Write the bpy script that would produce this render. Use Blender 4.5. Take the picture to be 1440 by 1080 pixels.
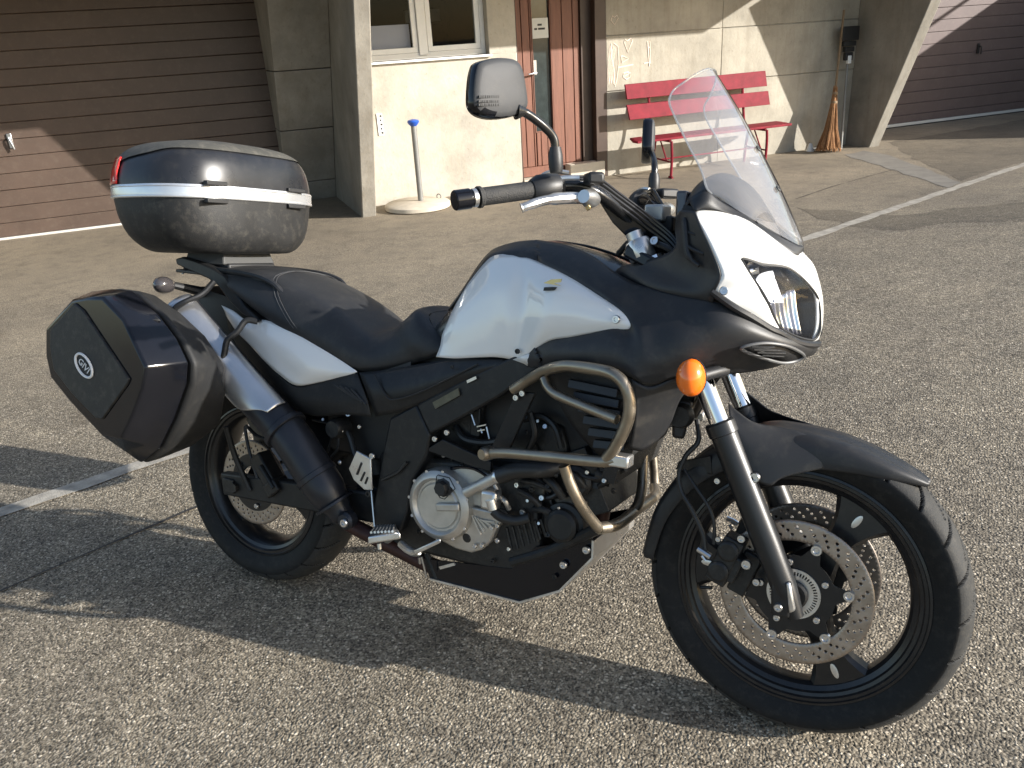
import bpy, bmesh, math, random
import numpy as np
from mathutils import Matrix, Vector
for _o in list(bpy.data.objects):
    bpy.data.objects.remove(_o, do_unlink=True)
random.seed(7)
SC = bpy.context.scene
COL = SC.collection
RAD = math.radians

# ------------------------------------------------------------------ camera
def rotm(ax, a):
    c, s = math.cos(a), math.sin(a)
    return np.array({'x': [[1, 0, 0], [0, c, -s], [0, s, c]], 'y': [[c, 0, s], [0, 1, 0], [-s, 0, c]]}[ax], float)
CAM = np.array([1.733, -1.429, 1.519])
YAW, PITCH, ROLL, FPX = RAD(-30.114), RAD(23.5), RAD(-3.7), 1130.0
_f = np.array([math.sin(YAW) * math.cos(PITCH), math.cos(YAW) * math.cos(PITCH), -math.sin(PITCH)])
_r = np.array([math.cos(YAW), -math.sin(YAW), 0.0])
_u = np.cross(_r, _f)
CR = np.array([math.cos(ROLL) * _r + math.sin(ROLL) * _u, -math.sin(ROLL) * _r + math.cos(ROLL) * _u, _f])
cam_data = bpy.data.cameras.new('camera')
cam = bpy.data.objects.new('camera', cam_data)
COL.objects.link(cam)
cam_data.sensor_fit = 'HORIZONTAL'
cam_data.sensor_width = 36.0
cam_data.lens = FPX / 1440 * 36.0
cam_data.clip_start = 0.05
cam_data.clip_end = 1500
_m = Matrix.Identity(4)
for i in range(3):
    _m[i][0], _m[i][1], _m[i][2], _m[i][3] = CR[0][i], CR[1][i], -CR[2][i], CAM[i]
cam.matrix_world = _m
SC.camera = cam

# ------------------------------------------------------------------ sky, sun, exposure
SUN_AZ, SUN_EL = 10.5, 20.0      # degrees; azimuth counted from +X towards +Y
world = bpy.data.worlds.new('World')
SC.world = world
world.use_nodes = True
_nt = world.node_tree
_bg = _nt.nodes['Background']
_sky = _nt.nodes.new('ShaderNodeTexSky')
_sky.sky_type = 'NISHITA'
_sky.sun_disc = False
_sky.sun_elevation = RAD(SUN_EL)
_sky.sun_rotation = RAD(90 - SUN_AZ)
_sky.air_density = 1.0
_sky.dust_density = 1.4
_sky.ozone_density = 1.0
_nt.links.new(_sky.outputs[0], _bg.inputs[0])
_bg.inputs[1].default_value = 0.125
sun_data = bpy.data.lights.new('sun', 'SUN')
sun_data.energy = 5.0
sun_data.angle = RAD(0.55)
sun_data.color = (1.0, 0.965, 0.91)
sun = bpy.data.objects.new('sun', sun_data)
COL.objects.link(sun)
_h = Vector((math.cos(RAD(SUN_AZ)) * math.cos(RAD(SUN_EL)), math.sin(RAD(SUN_AZ)) * math.cos(RAD(SUN_EL)), math.sin(RAD(SUN_EL))))
sun.rotation_euler = _h.to_track_quat('Z', 'Y').to_euler()
sun.location = (6, 2, 6)
SC.view_settings.view_transform = 'Standard'
SC.view_settings.look = 'None'
SC.view_settings.gamma = 1
SC.view_settings.exposure = 0.92
SC.view_settings.use_curve_mapping = False
SC.render.engine = 'CYCLES'

# ------------------------------------------------------------------ picture geometry -> places
def ray(px, py):
    return np.array([(px - 720) / FPX, (540 - py) / FPX, 1.0]) @ CR
LEAN, BPITCH = RAD(14.2387), RAD(3.0845)
BM = rotm('y', -BPITCH) @ rotm('x', -LEAN)          # motorcycle frame -> world (leaning on its stand, on the slope)
BC = BM.T @ CAM
def L(px, py, y):
    """point in the motorcycle's own frame, at lateral offset y"""
    d = BM.T @ ray(px, py)
    return BC + (y - BC[1]) / d[1] * d
def LX(px, py, x):
    d = BM.T @ ray(px, py)
    return BC + (x - BC[0]) / d[0] * d
WAZ = RAD(50.5)
WU = np.array([math.cos(WAZ), math.sin(WAZ), 0])    # along the building
WN = np.array([math.sin(WAZ), -math.cos(WAZ), 0])   # out of the building
GZB = -0.2
def wp(s, d, z):
    v = WU * s + WN * d
    return (v[0], v[1], z)
def onwall(px, py, d):
    r = ray(px, py)
    w = CAM + (d - WN @ CAM) / (WN @ r) * r
    return float(WU @ w), float(w[2])
def smooth(t):
    t = min(1, max(0, t))
    return t * t * (3 - 2 * t)
def gz(x, y):
    xs = x
    if x > 1.9: xs = 1.9 + 1.5 * math.tanh((x - 1.9) / 1.5)
    if x < -0.6: xs = -0.6 - 3.1 * math.tanh((-0.6 - x) / 3.1)
    d = WN[0] * x + WN[1] * y
    w = smooth((d + 6.0) / 6.0)
    return 0.0539 * xs * w + GZB * (1 - w)
def onground(px, py):
    r = ray(px, py)
    z = 0.0
    for _ in range(40):
        t = (z - CAM[2]) / r[2]
        w = CAM + t * r
        z = 0.5 * z + 0.5 * gz(w[0], w[1])
    return w[0], w[1], gz(w[0], w[1])

# ------------------------------------------------------------------ materials
def new_mat(name):
    m = bpy.data.materials.new(name)
    m.use_nodes = True
    return m, m.node_tree, m.node_tree.nodes['Principled BSDF']
def nd(nt, t, **kw):
    n = nt.nodes.new(t)
    for k, v in kw.items(): setattr(n, k, v)
    return n
def mat(name, col, rough=0.5, metal=0.0, coat=0.0, spec=0.5, var=0.0, vscale=6.0, bump=0.0, bscale=120.0, rvar=0.0, dust=0.0, trans=0.0, alpha=1.0, coat_rough=0.03, stretch=None):
    m, nt, b = new_mat(name)
    I = b.inputs
    I['Base Color'].default_value = (*col, 1)
    I['Roughness'].default_value = rough
    I['Metallic'].default_value = metal
    I['Coat Weight'].default_value = coat
    I['Coat Roughness'].default_value = coat_rough
    I['Specular IOR Level'].default_value = spec
    I['Transmission Weight'].default_value = trans
    I['Alpha'].default_value = alpha
    tc = nd(nt, 'ShaderNodeTexCoord')
    vec = tc.outputs['Object']
    if stretch:
        mp = nd(nt, 'ShaderNodeMapping'); mp.inputs['Scale'].default_value = stretch
        nt.links.new(vec, mp.inputs['Vector']); vec = mp.outputs[0]
    if var or rvar or dust:
        nz = nd(nt, 'ShaderNodeTexNoise'); nz.inputs['Scale'].default_value = vscale; nz.inputs['Detail'].default_value = 7; nz.inputs['Roughness'].default_value = 0.62
        nt.links.new(vec, nz.inputs['Vector'])
        if var:
            rp = nd(nt, 'ShaderNodeValToRGB')
            rp.color_ramp.elements[0].position = 0.28; rp.color_ramp.elements[1].position = 0.72
            rp.color_ramp.elements[0].color = (*[c * (1 - var) for c in col], 1)
            rp.color_ramp.elements[1].color = (*[min(1, c * (1 + var)) for c in col], 1)
            nt.links.new(nz.outputs[0], rp.inputs[0])
            last = rp.outputs[0]
            if dust:
                n2 = nd(nt, 'ShaderNodeTexNoise'); n2.inputs['Scale'].default_value = vscale * 5; n2.inputs['Detail'].default_value = 8; n2.inputs['Roughness'].default_value = 0.7
                nt.links.new(vec, n2.inputs['Vector'])
                mr = nd(nt, 'ShaderNodeMapRange'); mr.inputs[1].default_value = 0.5; mr.inputs[2].default_value = 0.78; mr.inputs[4].default_value = dust
                nt.links.new(n2.outputs[0], mr.inputs[0])
                mx = nd(nt, 'ShaderNodeMix', data_type='RGBA')
                nt.links.new(mr.outputs[0], mx.inputs[0]); nt.links.new(last, mx.inputs[6]); mx.inputs[7].default_value = (0.27, 0.24, 0.19, 1)
                last = mx.outputs[2]
            nt.links.new(last, I['Base Color'])
        if rvar:
            mr = nd(nt, 'ShaderNodeMapRange'); mr.inputs[1].default_value = 0.3; mr.inputs[2].default_value = 0.7
            mr.inputs[3].default_value = max(0.02, rough - rvar); mr.inputs[4].default_value = min(1, rough + rvar)
            nt.links.new(nz.outputs[0], mr.inputs[0]); nt.links.new(mr.outputs[0], I['Roughness'])
    if bump:
        nb = nd(nt, 'ShaderNodeTexNoise'); nb.inputs['Scale'].default_value = bscale; nb.inputs['Detail'].default_value = 4
        nt.links.new(vec, nb.inputs['Vector'])
        bp = nd(nt, 'ShaderNodeBump'); bp.inputs['Strength'].default_value = bump; bp.inputs['Distance'].default_value = 0.004
        nt.links.new(nb.outputs[0], bp.inputs['Height']); nt.links.new(bp.outputs[0], I['Normal'])
    return m

def asphalt(name='asphalt_with_pale_stones', tone=1.0):
    m, nt, b = new_mat(name)
    ln = nt.links.new
    tc = nd(nt, 'ShaderNodeTexCoord')
    # warped stone cells, two sizes
    nw = nd(nt, 'ShaderNodeTexNoise'); nw.inputs['Scale'].default_value = 38; nw.inputs['Detail'].default_value = 2
    ln(tc.outputs['Object'], nw.inputs['Vector'])
    mv = nd(nt, 'ShaderNodeVectorMath', operation='MULTIPLY_ADD'); mv.inputs[1].default_value = (0.014,) * 3
    ln(nw.outputs['Color'], mv.inputs[0]); ln(tc.outputs['Object'], mv.inputs[2])
    v1 = nd(nt, 'ShaderNodeTexVoronoi'); v1.inputs['Scale'].default_value = 132
    v2 = nd(nt, 'ShaderNodeTexVoronoi'); v2.inputs['Scale'].default_value = 240
    for v in (v1, v2): ln(mv.outputs[0], v.inputs['Vector'])
    def ramp(src, stops):
        r = nd(nt, 'ShaderNodeValToRGB')
        el = r.color_ramp.elements
        while len(el) < len(stops): el.new(0.5)
        for e, (p, c) in zip(el, stops): e.position = p; e.color = (*c, 1)
        ln(src, r.inputs[0]); return r.outputs[0]
    sp = nd(nt, 'ShaderNodeSeparateColor'); ln(v1.outputs['Color'], sp.inputs[0])
    c1 = ramp(sp.outputs[0], [(0, (.042, .038, .032)), (.26, (.118, .107, .090)), (.55, (.225, .205, .174)), (.80, (.335, .308, .264)), (.94, (.48, .445, .39)), (1, (.68, .64, .58))])
    sp2 = nd(nt, 'ShaderNodeSeparateColor'); ln(v2.outputs['Color'], sp2.inputs[0])
    c2 = ramp(sp2.outputs[0], [(0, (.050, .045, .039)), (.5, (.185, .168, .142)), (.85, (.285, .262, .224)), (1, (.44, .41, .36))])
    mx = nd(nt, 'ShaderNodeMix', data_type='RGBA'); ln(c1, mx.inputs[6]); ln(c2, mx.inputs[7])
    gap = nd(nt, 'ShaderNodeMapRange'); gap.inputs[1].default_value = .40; gap.inputs[2].default_value = .62; ln(v1.outputs['Distance'], gap.inputs[0])
    ln(gap.outputs[0], mx.inputs[0])
    # large patches: darker bitumen, browner dusty apron by the building, finer asphalt there
    n1 = nd(nt, 'ShaderNodeTexNoise'); n1.inputs['Scale'].default_value = .9; n1.inputs['Detail'].default_value = 6; n1.inputs['Roughness'].default_value = .6
    ln(tc.outputs['Object'], n1.inputs['Vector'])
    r1 = ramp(n1.outputs[0], [(.3, (.74, .74, .75)), (.5, (.95, .94, .92)), (.72, (1.16, 1.14, 1.1))])
    mu = nd(nt, 'ShaderNodeMix', data_type='RGBA', blend_type='MULTIPLY'); mu.inputs[0].default_value = 1
    ln(mx.outputs[2], mu.inputs[6]); ln(r1, mu.inputs[7])
    nm = nd(nt, 'ShaderNodeTexNoise'); nm.inputs['Scale'].default_value = 7.5; nm.inputs['Detail'].default_value = 7; nm.inputs['Roughness'].default_value = .68
    ln(tc.outputs['Object'], nm.inputs['Vector'])
    rm = ramp(nm.outputs[0], [(.30, (.74, .725, .70)), (.5, (.97, .95, .91)), (.70, (1.10, 1.07, 1.0))])
    r1x = nd(nt, 'ShaderNodeMix', data_type='RGBA', blend_type='MULTIPLY'); r1x.inputs[0].default_value = 1; ln(r1, r1x.inputs[6]); ln(rm, r1x.inputs[7])
    ln(r1x.outputs[2], mu.inputs[7])
    r1 = r1x.outputs[2]
    # distance towards the building along its normal
    dt = nd(nt, 'ShaderNodeVectorMath', operation='DOT_PRODUCT'); dt.inputs[1].default_value = tuple(WN); ln(tc.outputs['Object'], dt.inputs[0])
    n3 = nd(nt, 'ShaderNodeTexNoise'); n3.inputs['Scale'].default_value = 1.4; n3.inputs['Detail'].default_value = 5; ln(tc.outputs['Object'], n3.inputs['Vector'])
    ad = nd(nt, 'ShaderNodeMath', operation='MULTIPLY_ADD'); ad.inputs[1].default_value = 1.3; ln(n3.outputs[0], ad.inputs[0]); ln(dt.outputs['Value'], ad.inputs[2])
    ap = nd(nt, 'ShaderNodeMapRange'); ap.inputs[1].default_value = -1.2; ap.inputs[2].default_value = -4.2; ap.inputs[4].default_value = .85; ln(ad.outputs[0], ap.inputs[0])
    n4 = nd(nt, 'ShaderNodeTexNoise'); n4.inputs['Scale'].default_value = 120; n4.inputs['Detail'].default_value = 3; ln(tc.outputs['Object'], n4.inputs['Vector'])
    fine = ramp(n4.outputs[0], [(.34, (.115, .102, .085)), (.5, (.235, .212, .178)), (.66, (.37, .34, .295))])
    m2 = nd(nt, 'ShaderNodeMix', data_type='RGBA', blend_type='MULTIPLY'); m2.inputs[0].default_value = 1; ln(fine, m2.inputs[6]); ln(r1, m2.inputs[7])
    mf = nd(nt, 'ShaderNodeMix', data_type='RGBA'); ln(ap.outputs[0], mf.inputs[0]); ln(mu.outputs[2], mf.inputs[6]); ln(m2.outputs[2], mf.inputs[7])
    # oil / damp stains
    n5 = nd(nt, 'ShaderNodeTexNoise'); n5.inputs['Scale'].default_value = 2.3; n5.inputs['Detail'].default_value = 8; n5.inputs['Roughness'].default_value = .7; n5.inputs['Distortion'].default_value = .6
    ln(tc.outputs['Object'], n5.inputs['Vector'])
    st = nd(nt, 'ShaderNodeMapRange'); st.inputs[1].default_value = .56; st.inputs[2].default_value = .74; st.inputs[4].default_value = .55; ln(n5.outputs[0], st.inputs[0])
    ms = nd(nt, 'ShaderNodeMix', data_type='RGBA', blend_type='MULTIPLY'); ln(st.outputs[0], ms.inputs[0]); ln(mf.outputs[2], ms.inputs[6]); ms.inputs[7].default_value = (.45, .43, .42, 1)
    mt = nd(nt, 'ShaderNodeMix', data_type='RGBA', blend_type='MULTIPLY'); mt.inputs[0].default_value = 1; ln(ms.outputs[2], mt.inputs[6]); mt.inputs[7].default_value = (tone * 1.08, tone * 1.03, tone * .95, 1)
    ln(mt.outputs[2], b.inputs['Base Color'])
    b.inputs['Roughness'].default_value = .78
    b.inputs['Specular IOR Level'].default_value = .35
    bh = nd(nt, 'ShaderNodeMath', operation='MULTIPLY_ADD'); bh.inputs[1].default_value = .25
    hs = nd(nt, 'ShaderNodeMath', operation='MULTIPLY_ADD'); hs.inputs[1].default_value = -1.3; hs.inputs[2].default_value = 1.0; ln(v1.outputs['Distance'], hs.inputs[0])
    hm = nd(nt, 'ShaderNodeMath', operation='MULTIPLY'); ln(hs.outputs[0], hm.inputs[0])
    hr = nd(nt, 'ShaderNodeMapRange'); hr.inputs[1].default_value = .15; hr.inputs[2].default_value = .8; hr.inputs[3].default_value = .35; ln(sp.outputs[1], hr.inputs[0]); ln(hr.outputs[0], hm.inputs[1])
    nb = nd(nt, 'ShaderNodeTexNoise'); nb.inputs['Scale'].default_value = 300; ln(tc.outputs['Object'], nb.inputs['Vector']); ln(nb.outputs[0], bh.inputs[0]); ln(hm.outputs[0], bh.inputs[2])
    bp = nd(nt, 'ShaderNodeBump'); bp.inputs['Distance'].default_value = .0045
    sg = nd(nt, 'ShaderNodeMapRange'); sg.inputs[3].default_value = .75; sg.inputs[4].default_value = .35; ln(ap.outputs[0], sg.inputs[0]); ln(sg.outputs[0], bp.inputs['Strength'])
    ln(bh.outputs[0], bp.inputs['Height']); ln(bp.outputs[0], b.inputs['Normal'])
    return m

def concrete(name, col, stain=.5, streak=True, warm=(.30, .24, .13)):
    m, nt, b = new_mat(name)
    ln = nt.links.new
    tc = nd(nt, 'ShaderNodeTexCoord')
    n1 = nd(nt, 'ShaderNodeTexNoise'); n1.inputs['Scale'].default_value = 1.7; n1.inputs['Detail'].default_value = 9; n1.inputs['Roughness'].default_value = .66
    ln(tc.outputs['Object'], n1.inputs['Vector'])
    r = nd(nt, 'ShaderNodeValToRGB'); e = r.color_ramp.elements
    e[0].position, e[1].position = .3, .72
    e[0].color = (*[c * .66 for c in col], 1); e[1].color = (*[min(1, c * 1.16) for c in col], 1)
    ln(n1.outputs[0], r.inputs[0]); last = r.outputs[0]
    if streak:
        mp = nd(nt, 'ShaderNodeMapping'); mp.inputs['Scale'].default_value = (6, 6, .55); ln(tc.outputs['Object'], mp.inputs[0])
        n2 = nd(nt, 'ShaderNodeTexNoise'); n2.inputs['Scale'].default_value = 1.5; n2.inputs['Detail'].default_value = 8; n2.inputs['Roughness'].default_value = .7; ln(mp.outputs[0], n2.inputs['Vector'])
        k = nd(nt, 'ShaderNodeMapRange'); k.inputs[1].default_value = .47; k.inputs[2].default_value = .78; k.inputs[4].default_value = stain; ln(n2.outputs[0], k.inputs[0])
        x = nd(nt, 'ShaderNodeMix', data_type='RGBA'); ln(k.outputs[0], x.inputs[0]); ln(last, x.inputs[6]); x.inputs[7].default_value = (*warm, 1); last = x.outputs[2]
    n3 = nd(nt, 'ShaderNodeTexNoise'); n3.inputs['Scale'].default_value = 26; n3.inputs['Detail'].default_value = 5; ln(tc.outputs['Object'], n3.inputs['Vector'])
    k2 = nd(nt, 'ShaderNodeMapRange'); k2.inputs[1].default_value = .62; k2.inputs[2].default_value = .8; k2.inputs[4].default_value = .5; ln(n3.outputs[0], k2.inputs[0])
    x2 = nd(nt, 'ShaderNodeMix', data_type='RGBA', blend_type='MULTIPLY'); ln(k2.outputs[0], x2.inputs[0]); ln(last, x2.inputs[6]); x2.inputs[7].default_value = (.5, .46, .4, 1)
    ln(x2.outputs[2], b.inputs['Base Color'])
    b.inputs['Roughness'].default_value = .9
    b.inputs['Specular IOR Level'].default_value = .25
    bp = nd(nt, 'ShaderNodeBump'); bp.inputs['Strength'].default_value = .35; bp.inputs['Distance'].default_value = .01
    ln(n3.outputs[0], bp.inputs['Height']); ln(bp.outputs[0], b.inputs['Normal'])
    return m

def clear_mat(name, tint, refl=.5, rough=.02, ior=1.45, keep=.9, haze=.0):
    """thin clear sheet: light passes straight through, the surface reflects"""
    m, nt, b = new_mat(name)
    ln = nt.links.new
    nt.nodes.remove(b)
    out = nt.nodes['Material Output']
    tr = nd(nt, 'ShaderNodeBsdfTransparent'); tr.inputs[0].default_value = (*[t * keep for t in tint], 1)
    gl = nd(nt, 'ShaderNodeBsdfGlossy'); gl.inputs['Roughness'].default_value = rough
    fr = nd(nt, 'ShaderNodeFresnel')
    ge = nd(nt, 'ShaderNodeNewGeometry'); io = nd(nt, 'ShaderNodeMix'); io.inputs[2].default_value = ior; io.inputs[3].default_value = 1 / ior
    ln(ge.outputs['Backfacing'], io.inputs[0]); ln(io.outputs[0], fr.inputs[0])
    sc = nd(nt, 'ShaderNodeMath', operation='MULTIPLY'); sc.inputs[1].default_value = refl; sc.use_clamp = True; ln(fr.outputs[0], sc.inputs[0])
    base = tr.outputs[0]
    if haze:
        df = nd(nt, 'ShaderNodeAddShader'); d1 = nd(nt, 'ShaderNodeBsdfDiffuse'); d2 = nd(nt, 'ShaderNodeBsdfTranslucent')
        d1.inputs[0].default_value = (*[t * .5 for t in tint], 1); d2.inputs[0].default_value = (*[t * .5 for t in tint], 1)
        ln(d1.outputs[0], df.inputs[0]); ln(d2.outputs[0], df.inputs[1])
        mh = nd(nt, 'ShaderNodeMixShader'); mh.inputs[0].default_value = haze
        ln(tr.outputs[0], mh.inputs[1]); ln(df.outputs[0], mh.inputs[2]); base = mh.outputs[0]
    mx = nd(nt, 'ShaderNodeMixShader')
    ln(sc.outputs[0], mx.inputs[0]); ln(base, mx.inputs[1]); ln(gl.outputs[0], mx.inputs[2])
    ln(mx.outputs[0], out.inputs[0])
    return m

M = {}
M['asphalt'] = asphalt()
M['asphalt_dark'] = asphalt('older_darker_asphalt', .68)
M['strip'] = mat('pale_trowelled_strip', (.20, .182, .154), .85, var=.22, vscale=5, bump=.3, bscale=120, dust=.2)
M['line'] = mat('worn_line_paint', (.37, .335, .28), .9, var=.38, vscale=14, bump=.7, bscale=150, dust=.5)
M['tar'] = mat('dark_joint_tar', (.045, .04, .036), .7, var=.3, vscale=20)
M['conc'] = concrete('stained_concrete', (.395, .362, .298), .5, warm=(.23, .195, .145))
M['conc_grey'] = concrete('grey_board_marked_concrete', (.285, .264, .225), .55, warm=(.17, .14, .10))
M['render'] = concrete('cream_wall_render', (.465, .432, .368), .42, warm=(.43, .37, .27))
M['slab'] = concrete('grey_slab_concrete', (.36, .34, .30), .3)
M['brown'] = mat('brown_garage_door_paint', (.079, .053, .040), .5, var=.12, vscale=3, bump=.12, bscale=60, dust=.12)
M['brown2'] = mat('dusty_brown_garage_door_paint', (.108, .074, .067), .55, var=.12, vscale=3, bump=.12, bscale=60, dust=.15)
M['door'] = mat('red_brown_door_wood', (.175, .070, .043), .55, var=.22, vscale=5, bump=.2, bscale=50, stretch=(6, 6, .6))
M['doorframe'] = mat('dark_brown_frame_wood', (.055, .032, .022), .5, var=.2)
M['white_frame'] = mat('grey_white_window_paint', (.80, .80, .78), .45, var=.06)
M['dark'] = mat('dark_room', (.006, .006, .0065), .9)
M['blind'] = mat('lilac_white_blind', (.70, .70, .84), .8)
M['pane'] = clear_mat('window_glass', (.86, .88, .88), refl=.22)
M['darkglass'] = mat('dark_door_glass', (.03, .04, .04), .12, spec=.6, var=.3, vscale=10)
M['paper'] = mat('paper_notice', (.62, .62, .58), .8, var=.08)
M['ink'] = mat('black_ink', (.03, .03, .03), .7)
M['chalk'] = mat('pale_chalk', (.80, .68, .58), .95, var=.12, vscale=40)
M['red'] = mat('faded_red_bench_paint', (.185, .010, .021), .6, spec=.2, var=.28, vscale=8, bump=.25, bscale=60, dust=.045)
M['stone'] = mat('pale_cast_concrete', (.52, .46, .37), .9, var=.15, vscale=8, bump=.4, bscale=80)
M['greymetal'] = mat('grey_galvanised_pole', (.20, .20, .19), .5, metal=.3, var=.12)
M['blue'] = mat('blue_plastic', (.02, .085, .42), .35)
M['twig'] = mat('brown_broom_twigs', (.30, .15, .062), .85, var=.4, vscale=30)
M['wood'] = mat('weathered_wood', (.22, .15, .085), .75, var=.25, vscale=12)
M['blackplastic'] = mat('plain_black_plastic', (.012, .012, .0125), .5)
M['white'] = mat('plain_white_plastic', (.75, .75, .73), .5)
M['steel'] = mat('bare_steel', (.55, .55, .56), .3, metal=1.0, var=.1, vscale=30)
M['alu_strip'] = mat('pale_aluminium_strip', (.62, .60, .56), .45, metal=.3)

# ------------------------------------------------------------------ mesh builder
def finish(o, parent):
    COL.objects.link(o)
    if parent is not None: o.parent = parent
    return o
class MB:
    def __init__(s): s.v = []; s.f = []
    def add(s, vs, fs):
        b = len(s.v)
        s.v += [tuple(map(float, v)) for v in vs]
        s.f += [tuple(b + i for i in f) for f in fs]
        return s
    def hexa(s, p):   # 8 points: bottom 4 (ccw), top 4
        return s.add(p, [(3, 2, 1, 0), (4, 5, 6, 7), (0, 1, 5, 4), (1, 2, 6, 5), (2, 3, 7, 6), (3, 0, 4, 7)])
    def box(s, c, h, R=None):
        c = np.array(c, float); R = np.eye(3) if R is None else np.array(R)
        P = [c + R @ (np.array(q) * h) for q in ((-1, -1, -1), (1, -1, -1), (1, 1, -1), (-1, 1, -1), (-1, -1, 1), (1, -1, 1), (1, 1, 1), (-1, 1, 1))]
        return s.hexa(P)
    def wbox(s, s0, s1, d0, d1, z0, z1):   # box along the building's own axes
        return s.hexa([wp(s0, d1, z0), wp(s1, d1, z0), wp(s1, d0, z0), wp(s0, d0, z0), wp(s0, d1, z1), wp(s1, d1, z1), wp(s1, d0, z1), wp(s0, d0, z1)])
    def tube(s, pts, r, seg=12, caps=True, closed=False):
        P = [np.array(p, float) for p in pts]; n = len(P)
        rr = r if hasattr(r, '__len__') else [r] * n
        T = []
        for i in range(n):
            a = P[i - 1] if (i > 0 or closed) else P[i]
            b = P[(i + 1) % n] if (i < n - 1 or closed) else P[i]
            d = b - a; T.append(d / (np.linalg.norm(d) + 1e-12))
        up = np.array([0, 0, 1.0])
        if abs(T[0] @ up) > .9: up = np.array([0, 1.0, 0])
        N = up - T[0] * (T[0] @ up); N /= np.linalg.norm(N)
        vs = []
        for i in range(n):
            N = N - T[i] * (T[i] @ N); N /= np.linalg.norm(N) + 1e-12
            B = np.cross(T[i], N)
            for k in range(seg):
                a = 2 * math.pi * k / seg
                vs.append(P[i] + rr[i] * (math.cos(a) * N + math.sin(a) * B))
        fs = []
        for i in range(n if closed else n - 1):
            j = (i + 1) % n
            for k in range(seg):
                l = (k + 1) % seg
                fs.append((i * seg + k, i * seg + l, j * seg + l, j * seg + k))
        if caps and not closed:
            fs.append(tuple(range(seg))[::-1]); fs.append(tuple((n - 1) * seg + k for k in range(seg)))
        return s.add(vs, fs)
    def lathe(s, prof, o, ax, seg=32, cap=True):  # prof: (radius, distance along axis)
        o = np.array(o, float); ax = np.array(ax, float); ax /= np.linalg.norm(ax)
        up = np.array([0, 0, 1.0]) if abs(ax[2]) < .9 else np.array([1.0, 0, 0])
        e1 = up - ax * (ax @ up); e1 /= np.linalg.norm(e1); e2 = np.cross(ax, e1)
        vs = [o + ax * a + r * (math.cos(2 * math.pi * k / seg) * e1 + math.sin(2 * math.pi * k / seg) * e2) for r, a in prof for k in range(seg)]
        fs = []
        for i in range(len(prof) - 1):
            for k in range(seg):
                l = (k + 1) % seg
                fs.append((i * seg + k, i * seg + l, (i + 1) * seg + l, (i + 1) * seg + k))
        if cap:
            if prof[0][0] > 1e-6: fs.append(tuple(range(seg))[::-1])
            if prof[-1][0] > 1e-6: fs.append(tuple((len(prof) - 1) * seg + k for k in range(seg)))
        return s.add(vs, fs)
    def prism(s, outline, off):   # outline: 3-D ring, off: 3-D extrusion vector
        n = len(outline); off = np.array(off, float)
        A = [np.array(p, float) for p in outline]
        fs = [tuple(range(n))[::-1], tuple(range(n, 2 * n))] + [(k, (k + 1) % n, n + (k + 1) % n, n + k) for k in range(n)]
        return s.add(A + [a + off for a in A], fs)
    def rings(s, R, caps=True, closed=False):
        n = len(R[0]); vs = [p for r in R for p in r]; fs = []
        for i in range(len(R) if closed else len(R) - 1):
            j = (i + 1) % len(R)
            for k in range(n):
                l = (k + 1) % n
                fs.append((i * n + k, i * n + l, j * n + l, j * n + k))
        if caps and not closed:
            fs.append(tuple(range(n))[::-1]); fs.append(tuple((len(R) - 1) * n + k for k in range(n)))
        return s.add(vs, fs)
    def build(s, name, m, parent=None, smooth=True, bevel=0, bseg=2, sub=0, solid=0, angle=35, kind=None):
        me = bpy.data.meshes.new(name)
        me.from_pydata(s.v, [], s.f)
        me.validate()
        bm = bmesh.new(); bm.from_mesh(me)
        bmesh.ops.remove_doubles(bm, verts=bm.verts, dist=1e-6)
        bmesh.ops.recalc_face_normals(bm, faces=bm.faces)
        bm.to_mesh(me); bm.free()
        me.materials.append(m)
        if smooth:
            me.polygons.foreach_set('use_smooth', [True] * len(me.polygons))
            me.set_sharp_from_angle(angle=RAD(angle))
        o = bpy.data.objects.new(name, me)
        finish(o, parent)
        if solid:
            md = o.modifiers.new('thickness', 'SOLIDIFY'); md.thickness = solid; md.offset = -1
        if sub:
            md = o.modifiers.new('smooth', 'SUBSURF'); md.levels = md.render_levels = sub
        if bevel:
            md = o.modifiers.new('edge', 'BEVEL'); md.width = bevel; md.segments = bseg; md.limit_method = 'ANGLE'; md.angle_limit = RAD(40); md.harden_normals = False
        if kind: o['kind'] = kind
        return o
def empty(name, loc=(0, 0, 0), parent=None):
    o = bpy.data.objects.new(name, None); o.location = loc; o.empty_display_size = .1
    return finish(o, parent)
def tag(o, label, cat, group=None):
    o['label'] = label; o['category'] = cat
    if group: o['group'] = group
    return o
def cr(P, n=6, closed=False):
    """Catmull-Rom through points"""
    P = [np.array(p, float) for p in P]; out = []
    m = len(P)
    for i in range(m if closed else m - 1):
        p1, p2 = P[i], P[(i + 1) % m]
        p0 = P[i - 1] if (i > 0 or closed) else 2 * p1 - p2
        p3 = P[(i + 2) % m] if (i < m - 2 or closed) else 2 * p2 - p1
        for k in range(n):
            t = k / n
            out.append(.5 * (2 * p1 + (p2 - p0) * t + (2 * p0 - 5 * p1 + 4 * p2 - p3) * t * t + (3 * p1 - p0 - 3 * p2 + p3) * t ** 3))
    if not closed: out.append(P[-1])
    return out

# ================================================================== THE PLACE
# ground: one sheet following the slope of the yard, reaching far out
def ground_axis():
    a = [-400, -200, -90, -60, -40, -28, -20, -15]
    a += [-12 + .25 * i for i in range(105)]
    a += [17, 22, 30, 42, 60, 90, 200, 400]
    return a
_ax = ground_axis()
_n = len(_ax)
g = MB()
g.add([(x, y, gz(x, y)) for y in _ax for x in _ax], [(j * _n + i, j * _n + i + 1, (j + 1) * _n + i + 1, (j + 1) * _n + i) for j in range(_n - 1) for i in range(_n - 1)])
ground = g.build('ground', M['asphalt'], kind='structure', angle=60)

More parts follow.
